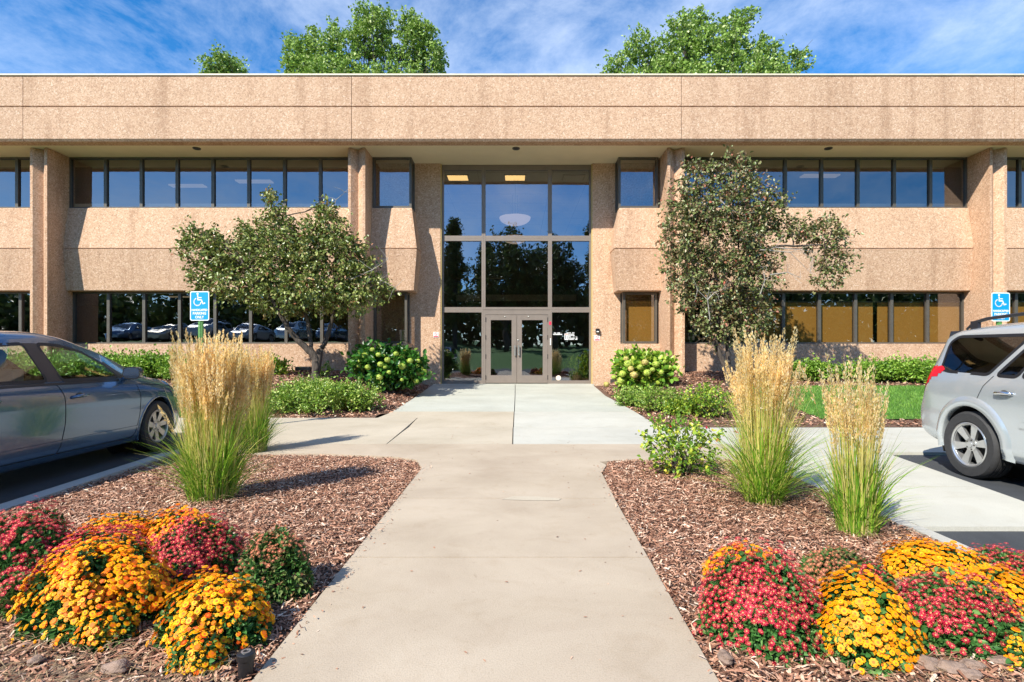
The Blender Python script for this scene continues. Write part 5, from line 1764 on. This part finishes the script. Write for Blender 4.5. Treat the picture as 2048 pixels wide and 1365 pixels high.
    for P, w_, off, mat, nm in spec.get('mould', []):
        for s in (1, -1):
            mo = MB(); ribbon(P, w_, off, mo, sides=(s,)); mo.build(nm, mat, root)
    # pillars black
    for P in spec.get('black_poly', []):
        for s in (1, -1):
            mo = MB()
            n_ = 8
            Vv = []
            (a, b_, c, d) = P      # quad corners in (x,z)
            for i in range(n_ + 1):
                for j in range(3):
                    u_, v_ = i / n_, j / 2
                    x = (a[0] * (1 - u_) + d[0] * u_) * (1 - v_) + (b_[0] * (1 - u_) + c[0] * u_) * v_
                    z = (a[1] * (1 - u_) + d[1] * u_) * (1 - v_) + (b_[1] * (1 - u_) + c[1] * u_) * v_
                    Vv.append((x, s * (side_y(x, z) + .002), z))
            F = [(3 * i + j, 3 * i + 3 + j, 3 * i + 4 + j, 3 * i + 1 + j) for i in range(n_) for j in range(2)]
            mo.add(Vv, F)
            mo.build('door_pillar', spec.get('pillar_mat', M['black']), root, smooth=True)
    # arch lips
    for ax in spec['axles']:
        for s in (1, -1):
            a = MB()
            th0 = math.asin(max(-1, min(1, (float(ZB(ax)) + .0 - spec['wr']) / arch_r)))
            ths = np.linspace(th0 + .02, math.pi - th0 - .02, 44)
            fw = spec['flare']; Vv = []
            for th in ths:
                for rr, oo in ((arch_r - .004, -.05), (arch_r - .004, .010 + spec['flare_out']), (arch_r + fw * .5, .008 + spec['flare_out'] * .85), (arch_r + fw, -.004)):
                    x = ax + rr * math.cos(th); z = spec['wr'] + rr * math.sin(th)
                    Vv.append((x, s * (side_y(x, max(z, float(ZB(x)) + .03)) + oo), z))
            n_ = len(ths)
            F = [(4 * i + j, 4 * i + j + 1, 4 * i + 5 + j, 4 * i + 4 + j) for i in range(n_ - 1) for j in range(3)]
            if s > 0: F = [f[::-1] for f in F]
            a.add(Vv, F)
            a.build('wheel_arch', spec['paint'], root, smooth=True)
        ths = np.linspace(-.35, math.pi + .35, 30)
        for s in (1, -1):
            a = MB()
            Vv = []
            for th in ths:
                for yy_ in (.42, side_y(ax, .7) - .03):
                    Vv.append((ax + (arch_r - .002) * math.cos(th), s * yy_, spec['wr'] + (arch_r - .002) * math.sin(th)))
            a.add(Vv, [(2 * i, 2 * i + 1, 2 * i + 3, 2 * i + 2) for i in range(len(ths) - 1)])
            a.lathe([(0, 0), (arch_r, 0)], (ax, s * .42, spec['wr']), 'y', 24)
            a.build('wheel_well', M['dark'], root)
    # underbody
    a = MB(); a.box(xr + .35, xf - .35, -.62, .62, .16, .24); a.build('underbody', M['dark'], root)
    # wheels
    tyre_r, rim_r, tw = spec['wr'], spec['rim'], spec['tw']
    for ax in spec['axles']:
        for s in (1, -1):
            yo = s * spec['track']
            wm = MB()
            pr_ = [(rim_r - .01, -tw * .42), (rim_r + .012, -tw * .5), (tyre_r * .93, -tw * .52), (tyre_r - .012, -tw * .46), (tyre_r, -tw * .36)]
            n_ = 4
            for k in range(n_):
                yk = -tw * .36 + (k + .5) * tw * .72 / n_
                pr_ += [(tyre_r, yk - tw * .06), (tyre_r - .009, yk - tw * .05), (tyre_r - .009, yk - tw * .02), (tyre_r, yk - tw * .01)] if False else [(tyre_r, yk - .006), (tyre_r - .008, yk - .005), (tyre_r - .008, yk + .005), (tyre_r, yk + .006)]
            pr_ += [(tyre_r, tw * .36), (tyre_r - .012, tw * .46), (tyre_r * .93, tw * .52), (rim_r + .012, tw * .5), (rim_r - .01, tw * .42)]
            wheel = None
            tm = MB(); tm.lathe(pr_, (0, 0, 0), 'y', 56, 0, True)
            tm.v = [(x + ax, y + yo, z + tyre_r) for x, y, z in tm.v]
            wheel = tm.build('wheel', M['rubber'], root, auto=35)
            rm = MB()
            o_ = s
            rm.lathe([(rim_r, .48 * tw * o_), (rim_r - .012, .5 * tw * o_), (rim_r - .024, .46 * tw * o_), (rim_r - .03, .1 * tw * o_), (rim_r - .03, -.4 * tw), (rim_r, -.4 * tw)], (0, 0, 0), 'y', 56)
            hubr = spec['hubr']; ns = spec['spokes']
            for k in range(ns):
                a0 = 2 * math.pi * k / ns + .2
                for w0, w1, da in spec['spoke_w']:
                    ca, sa = math.cos(a0 + da), math.sin(a0 + da)
                    P = []
                    for rr, hw, yy_ in ((hubr * .6, w0, .34), ((hubr + rim_r) / 2, (w0 + w1) / 2, .40), (rim_r - .018, w1, .43)):
                        for sg in (-1, 1):
                            P.append((rr * ca - sg * hw * sa, o_ * yy_ * tw, rr * sa + sg * hw * ca))
                        for sg in (1, -1):
                            P.append((rr * ca - sg * hw * .8 * sa, o_ * (yy_ - .14) * tw, rr * sa + sg * hw * .8 * ca))
                    F = []
                    for q in (0, 4):
                        for j in range(4): F.append((q + j, q + (j + 1) % 4, q + 4 + (j + 1) % 4, q + 4 + j))
                    F.append((8, 9, 10, 11)); rm.add(P, F)
            rm.lathe([(0, .44 * tw * o_), (hubr * .45, .44 * tw * o_), (hubr * .5, .40 * tw * o_), (hubr, .37 * tw * o_), (hubr, .2 * tw * o_), (0, .2 * tw * o_)], (0, 0, 0), 'y', 32)
            rm.v = [(x + ax, y + yo, z + tyre_r) for x, y, z in rm.v]
            rm.build('rim', spec['rim_mat'], wheel, auto=35)
            ln_ = MB()
            ln_.lathe([(0, .0), (rim_r * .72, .0), (rim_r * .72, .02 * o_), (rim_r - .035, -.02 * o_)], (ax, yo, tyre_r), 'y', 32)
            for k in range(5):
                a0 = 2 * math.pi * k / 5
                ln_.lathe([(0, .4 * tw * o_), (.009, .4 * tw * o_), (.011, .36 * tw * o_)], (ax + hubr * .72 * math.cos(a0), yo, tyre_r + hubr * .72 * math.sin(a0)), 'y', 8)
            ln_.build('brake_disc', M['interior_dark'], wheel)
    # door handles
    for hx, hz in spec['handles']:
        for s in (1, -1):
            y = side_y(hx, hz)
            a = MB()
            P = [(hx - .11, s * (y + .003), hz - .012), (hx - .07, s * (y + .03), hz), (hx, s * (y + .036), hz + .005), (hx + .07, s * (y + .03), hz + .004), (hx + .11, s * (y + .003), hz)]
            a.tube(P, [.012, .016, .017, .016, .012], 10)
            a.lathe([(0, .004), (.034, .003), (.04, 0)], (hx, 0, hz), 'y', 16) if False else None
            a.build('door_handle', spec.get('handle_mat', spec['paint']), root, smooth=True)
            a = MB(); ths = np.linspace(0, 2 * math.pi, 18, endpoint=False)
            a.add([(hx + .05 * math.cos(t_), s * (side_y(hx, hz) + .0025), hz + .034 * math.sin(t_)) for t_ in ths], [tuple(range(18))])
            a.build('handle_recess', M['bronze'], root)
    # mirrors
    mxx, mz = spec['mirror']
    for s in (1, -1):
        y = side_y(mxx, mz) * s
        a = MB()
        P = []
        n_ = 14
        for i in range(7):
            t_ = i / 6
            xx_ = mxx - .05 + .16 * t_; sc_ = [1, 1, .98, .9, .72, .45, .12][i]
            for k in range(n_):
                th = 2 * math.pi * k / n_
                ex = abs(math.cos(th)) ** .6 * math.copysign(1, math.cos(th)); ez = abs(math.sin(th)) ** .6 * math.copysign(1, math.sin(th))
                P.append((xx_, y + s * (.14 + .10 * ex * sc_), mz + .05 + .072 * ez * sc_))
        F = [(i * n_ + k, i * n_ + (k + 1) % n_, (i + 1) * n_ + (k + 1) % n_, (i + 1) * n_ + k) for i in range(6) for k in range(n_)] + [tuple(range(n_ - 1, -1, -1)), tuple(range(6 * n_, 7 * n_))]
        a.add(P, F)
        a.tube([(mxx + .02, y - s * .02, mz - .03), (mxx + .03, y + s * .10, mz - .0)], [.03, .024], 8)
        mo = a.build('mirror', spec['paint'], root, auto=40)
        a = MB(); ths = np.linspace(0, 2 * math.pi, 16, endpoint=False)
        a.add([(mxx - .0515, y + s * (.14 + .088 * abs(math.cos(t_)) ** .6 * math.copysign(1, math.cos(t_))), mz + .05 + .062 * abs(math.sin(t_)) ** .6 * math.copysign(1, math.sin(t_))) for t_ in ths], [tuple(range(16))])
        a.build('mirror_glass', M['chrome'], mo)
    # interior
    ft = spec['floor']
    for sx, sy in ((spec['seats'][0], .36), (spec['seats'][0], -.36), (spec['seats'][1], .36), (spec['seats'][1], -.36)):
        a = MB()
        a.box(sx - .25, sx + .25, sy - .24, sy + .24, ft, ft + .28, 0, .05)
        a.prism_x([(0, 0)] * 0 or [(sy - .22, ft + .2), (sy + .22, ft + .2), (sy + .20, ft + .80), (sy - .20, ft + .80)], sx - .34, sx - .22)
        a.box(sx - .37, sx - .27, sy - .12, sy + .12, ft + .80, ft + .99, 0, .04)
        a.build('seat', M['seat'], root, auto=40)
    a = MB(); dxx = spec['dash']; a.box(dxx - .05, dxx + .45, -.62, .62, ft + .25, ft + .56, 0, .05)
    a.build('dashboard', M['seat'], root, auto=40)
    a = MB(); n_ = 24
    sw = [(dxx - .16 + .06 * math.sin(t_), .36 + .18 * math.cos(t_), ft + .55 + .17 * math.sin(t_)) for t_ in np.linspace(0, 2 * math.pi, n_)]
    a.tube(sw, .014, 6); a.build('steering_wheel', M['black'], root)
    if spec.get('rails'):
        (x0_, x1_, z0_) = spec['rails']
        for s in (1, -1):
            a = MB()
            yy_ = s * float(Wf(0)) * float(WR(0)) * .90
            P = [(x0_, yy_, float(T(x0_)) - .02), (x0_ + .10, yy_, float(T(x0_ + .1)) + .035)] + [(x, yy_, float(T(x)) + z0_) for x in np.linspace(x0_ + .28, x1_ - .25, 12)] + [(x1_, yy_, float(T(x1_)) - .03)]
            a.tube(P, [.012, .02] + [.019] * 12 + [.012], 8)
            for x in (x0_ + .12, (x0_ + x1_) / 2, x1_ - .2): a.box(x - .05, x + .05, yy_ - .018, yy_ + .018, float(T(x)) - .05, float(T(x)) + z0_ - .005)
            a.build('roof_rail', M['rail_black'], root, auto=50)
    return root, side_y

sedan = dict(cat='car', T=[(-2.25, .74), (-2.2, .94), (-2.0, 1.03), (-1.7, 1.07), (-1.3, 1.235), (-.9, 1.37), (-.46, 1.455), (-.15, 1.458), (.12, 1.435), (.45, 1.35), (.70, 1.265), (.97, 1.125), (1.2, 1.0), (1.38, .94), (1.8, .865), (2.05, .775), (2.2, .62), (2.24, .48)],
             B=[(-2.25, .70), (-2.1, .90), (-1.6, .97), (-.6, .945), (.4, .925), (1.0, .90), (1.35, .86), (1.8, .78), (2.1, .66), (2.24, .44)],
             W=[(-2.25, .66), (-2.15, .76), (-1.9, .83), (-1.2, .872), (0, .878), (1.2, .87), (1.6, .85), (1.9, .79), (2.1, .70), (2.2, .60), (2.24, .52)],
             ZB=[(-2.25, .33), (-2.0, .24), (-1.7, .20), (1.6, .19), (2.0, .20), (2.24, .26)],
             WR=[(-2.25, .84), (-1.7, .80), (-1.0, .68), (-.4, .665), (.5, .67), (.9, .72), (1.3, .80), (2.24, .84)],
             side=[(0, .93), (.08, .955), (.2, .972), (.30, .982), (.5, .995), (.70, 1.0), (.82, .992), (.92, .970), (1.0, .925)],
             windows=[[(-.12, .962), (.62, .955), (.72, .965), (.60, 1.11), (.36, 1.245), (.05, 1.315), (-.20, 1.325)], [(-.30, .965), (-.36, 1.325), (-.72, 1.30), (-1.02, 1.20), (-1.10, .975)]],
             win_names=['front_door_window', 'rear_door_window'],
             windscreen=(.44, 1.34, .93, 1.36), rear_window=(-1.72, -.98, 1.07, 1.40),
             tail=[[(-2.3, .72), (-2.3, .92), (-2.02, .90), (-2.05, .76)]], head=[[(2.3, .52), (2.3, .66), (1.93, .76), (1.98, .62)]],
             tail_mat=plain('tail_red', (.5, .01, .012), .15), head_mat=plain('head_clear', (.6, .62, .64), .08, .6),
             gaps=[[(-.215, .94), (-.17, .80), (-.165, .55), (-.20, .32), (-.24, .26)], [(.95, .86), (.985, .72), (.975, .50), (.93, .30), (.86, .245)], [(-1.1, .95), (-1.05, .80), (-1.12, .70)], [(-.24, .26), (.86, .245)], [(-.26, .26), (-.95, .262), (-1.02, .35)], [(1.0, .865), (1.35, .84), (1.7, .80)]],
             mould=[([(-.97, .375), (-.2, .372), (.5, .37), (.955, .366)], .022, .006, None, 'side_crease'), ([(-1.10, .94), (-.6, .938), (0, .932), (.5, .928), (.70, .926)], .022, .004, M['black'], 'belt_seal')],
             black_poly=[[(-.30, .955), (-.12, .955), (-.20, 1.33), (-.36, 1.33)], [(.72, .95), (.86, .94), (.64, 1.14), (.60, 1.12)]], pillar_mat=varied('dark_pillar', (.06, .045, .04), .35, amt=.1),
             axles=(1.355, -1.345), arch=.372, flare=.022, flare_out=.0, wr=.316, rim=.208, tw=.19, track=.765, hubr=.075, spokes=7, spoke_w=((.026, .042, 0),), rim_mat=M['alloy'],
             handles=[(.02 - .0, .80), (-.98, .82)], mirror=(.78, .955), floor=.28, seats=(-.05, -.95), dash=.75,
             paint=paint('paint_dark_blue', (.075, .155, .27), .6, .22), glass=M['car_glass'])
sedan['mould'][0] = (sedan['mould'][0][0], .022, .006, sedan['paint'], 'side_crease')
car, _ = make_car('parked_car', 'dark blue-grey four-door sedan parked at the left, nose towards the building', sedan)
car.location = (-5.66, 5.92, -.035); car.rotation_euler = (0, 0, R(92.0)); car.scale = (1.07,) * 3

suv = dict(cat='car', T=[(-2.24, .70), (-2.22, .80), (-2.12, .90), (-2.07, 1.06), (-2.0, 1.28), (-1.92, 1.47), (-1.86, 1.565), (-1.72, 1.61), (-1.3, 1.645), (-.6, 1.67), (0, 1.665), (.5, 1.61), (.85, 1.47), (1.2, 1.24), (1.35, 1.15), (1.8, 1.07), (2.1, .95), (2.3, .72), (2.33, .5)],
           B=[(-2.24, .66), (-2.1, .84), (-2.04, 1.0), (-1.96, 1.08), (-1.4, 1.10), (-.6, 1.075), (.4, 1.05), (1.1, 1.02), (1.5, .98), (2.0, .86), (2.33, .46)],
           W=[(-2.24, .70), (-2.2, .78), (-2.1, .84), (-1.9, .875), (-1.4, .90), (0, .905), (1.3, .90), (1.8, .87), (2.1, .78), (2.33, .6)],
           ZB=[(-2.24, .46), (-2.15, .40), (-1.9, .33), (-1.6, .27), (1.7, .25), (2.33, .3)],
           WR=[(-2.24, .90), (-1.9, .80), (-1.4, .755), (0, .745), (.8, .76), (1.3, .82), (2.33, .86)],
           side=[(0, .945), (.06, .965), (.12, .985), (.22, .985), (.5, 1.0), (.72, .998), (.88, .982), (1.0, .955)],
           windows=[[(-1.80, 1.14), (-1.68, 1.115), (-1.13, 1.10), (-.80, 1.50), (-1.70, 1.505), (-1.80, 1.44)], [(-1.03, 1.095), (-.80, 1.09), (-.56, 1.50), (-.70, 1.50)], [(-.75, 1.09), (-.15, 1.075), (-.15, 1.52), (-.50, 1.51)], [(-.05, 1.07), (.92, 1.06), (.70, 1.33), (.45, 1.49), (-.05, 1.52)]],
           win_names=['quarter_window', 'quarter_window', 'rear_door_window', 'front_door_window'],
           windscreen=(.55, 1.36, 1.12, 1.62), rear_window=(-2.0, -1.86, 1.16, 1.50), rear_glass=M['car_glass_dark'],
           tail=[[(-2.16, .84), (-2.16, 1.06), (-2.0, 1.165), (-1.72, 1.18), (-1.78, 1.10), (-1.93, 1.03), (-2.04, .93), (-2.09, .84)]], head=[[(2.3, .7), (2.3, .9), (1.95, .98), (1.9, .86)]],
           tail_mat=plain('tail_light_red', (.62, .008, .014), .12), head_mat=sedan['head_mat'],
           gaps=[[(-1.06, 1.09), (-1.16, .98), (-1.22, .85), (-1.19, .70), (-1.08, .60)], [(-.10, 1.08), (-.10, .34)], [(1.0, 1.02), (1.02, .34)], [(-.62, .33), (1.02, .33)]],
           mould=[([(-.72, .64), (-.4, .63), (0, .62), (.6, .61), (.95, .60)], .055, .012, None, 'door_moulding')],
           black_poly=[[(-.145, 1.08), (-.055, 1.08), (-.055, 1.52), (-.145, 1.52)]],
           axles=(1.33, -1.33), arch=.415, flare=.105, flare_out=.016, wr=.352, rim=.236, tw=.225, track=.795, hubr=.068, spokes=6, spoke_w=((.018, .022, -.11), (.018, .022, .11), (.012, .016, 0)), rim_mat=M['alloy_silver'],
           handles=[(-.90, .925), (.05, .90)], handle_mat=M['chrome'], mirror=(.82, 1.08), floor=.42, seats=(-.05, -.95), dash=.8, rails=(-1.72, .35, .055),
           paint=paint('paint_silver_blue', (.58, .63, .655), .6, .26), glass=M['car_glass_dark'])
suv['mould'][0] = (suv['mould'][0][0], .055, .012, suv['paint'], 'door_moulding')
van, sy = make_car('parked_car', 'silver sport utility car backed towards the building at the right edge', suv)
van.location = (5.68, 4.48, -.035); van.rotation_euler = (0, 0, R(-91.0))
# exhaust tip, roof spoiler, tow-side reflector
a = MB(); a.lathe([(.028, 0), (.036, 0), (.038, .16), (.03, .16), (.028, 0)], (-2.22, -.52, .335), 'x', 18); a.build('exhaust_tip', M['chrome'], van, smooth=True)
a = MB(); a.prism_x([(-.62, 1.50), (.62, 1.50), (.60, 1.575), (-.60, 1.575)], -1.965, -1.80); a.build('roof_spoiler', suv['paint'], van)
# cars on the raised car park across the way, mirrored in the lower windows and the entrance glass
gc = 'cars on the raised car park across the way'
M['paint_silver'] = paint('paint_silver', (.50, .51, .52), .4, .34)
M['paint_tan'] = paint('paint_tan', (.46, .40, .30), .4, .34)
def recolour(o, mat):
    for ch in o.children:
        if ch.data and any(m and m.name.startswith('paint_') for m in ch.data.materials):
            ch.data = ch.data.copy()
            for k, m in enumerate(ch.data.materials):
                if m and m.name.startswith('paint_'): ch.data.materials[k] = mat
        recolour(ch, mat)
for k, (x, src, mt, lab) in enumerate(((-36.0, car, None, 'dark sedan mirrored at the left end of the lower left windows'), (-32.4, car, 'paint_tan', 'tan sedan mirrored in the lower left windows, second from the left'), (-28.6, van, 'paint_silver', 'silver wagon mirrored in the lower left windows, third from the left'),
                        (-24.8, car, 'paint_silver', 'silver sedan mirrored in the lower left windows, fourth from the left'), (-20.8, van, None, 'blue-silver wagon mirrored behind the left tree trunk'), (-17.0, car, None, 'dark sedan mirrored in the lower corner window left of the entrance'))):
    c = copy_tree(src, (x * .855, -11.0, hill(-20, -20) + .02), R(90), 1.0, lab, gc)
    if mt: recolour(c, M[mt])
gc2 = 'cars parked at the foot of the grass bank'
for x, y, src, lab in ((-5.2, -5.0, van, 'wagon mirrored in the left side glass of the entrance'), (5.6, -5.2, car, 'dark sedan mirrored in the right side glass of the entrance')):
    copy_tree(src, (x, y, -.035), R(90), 1.0, lab, gc2)
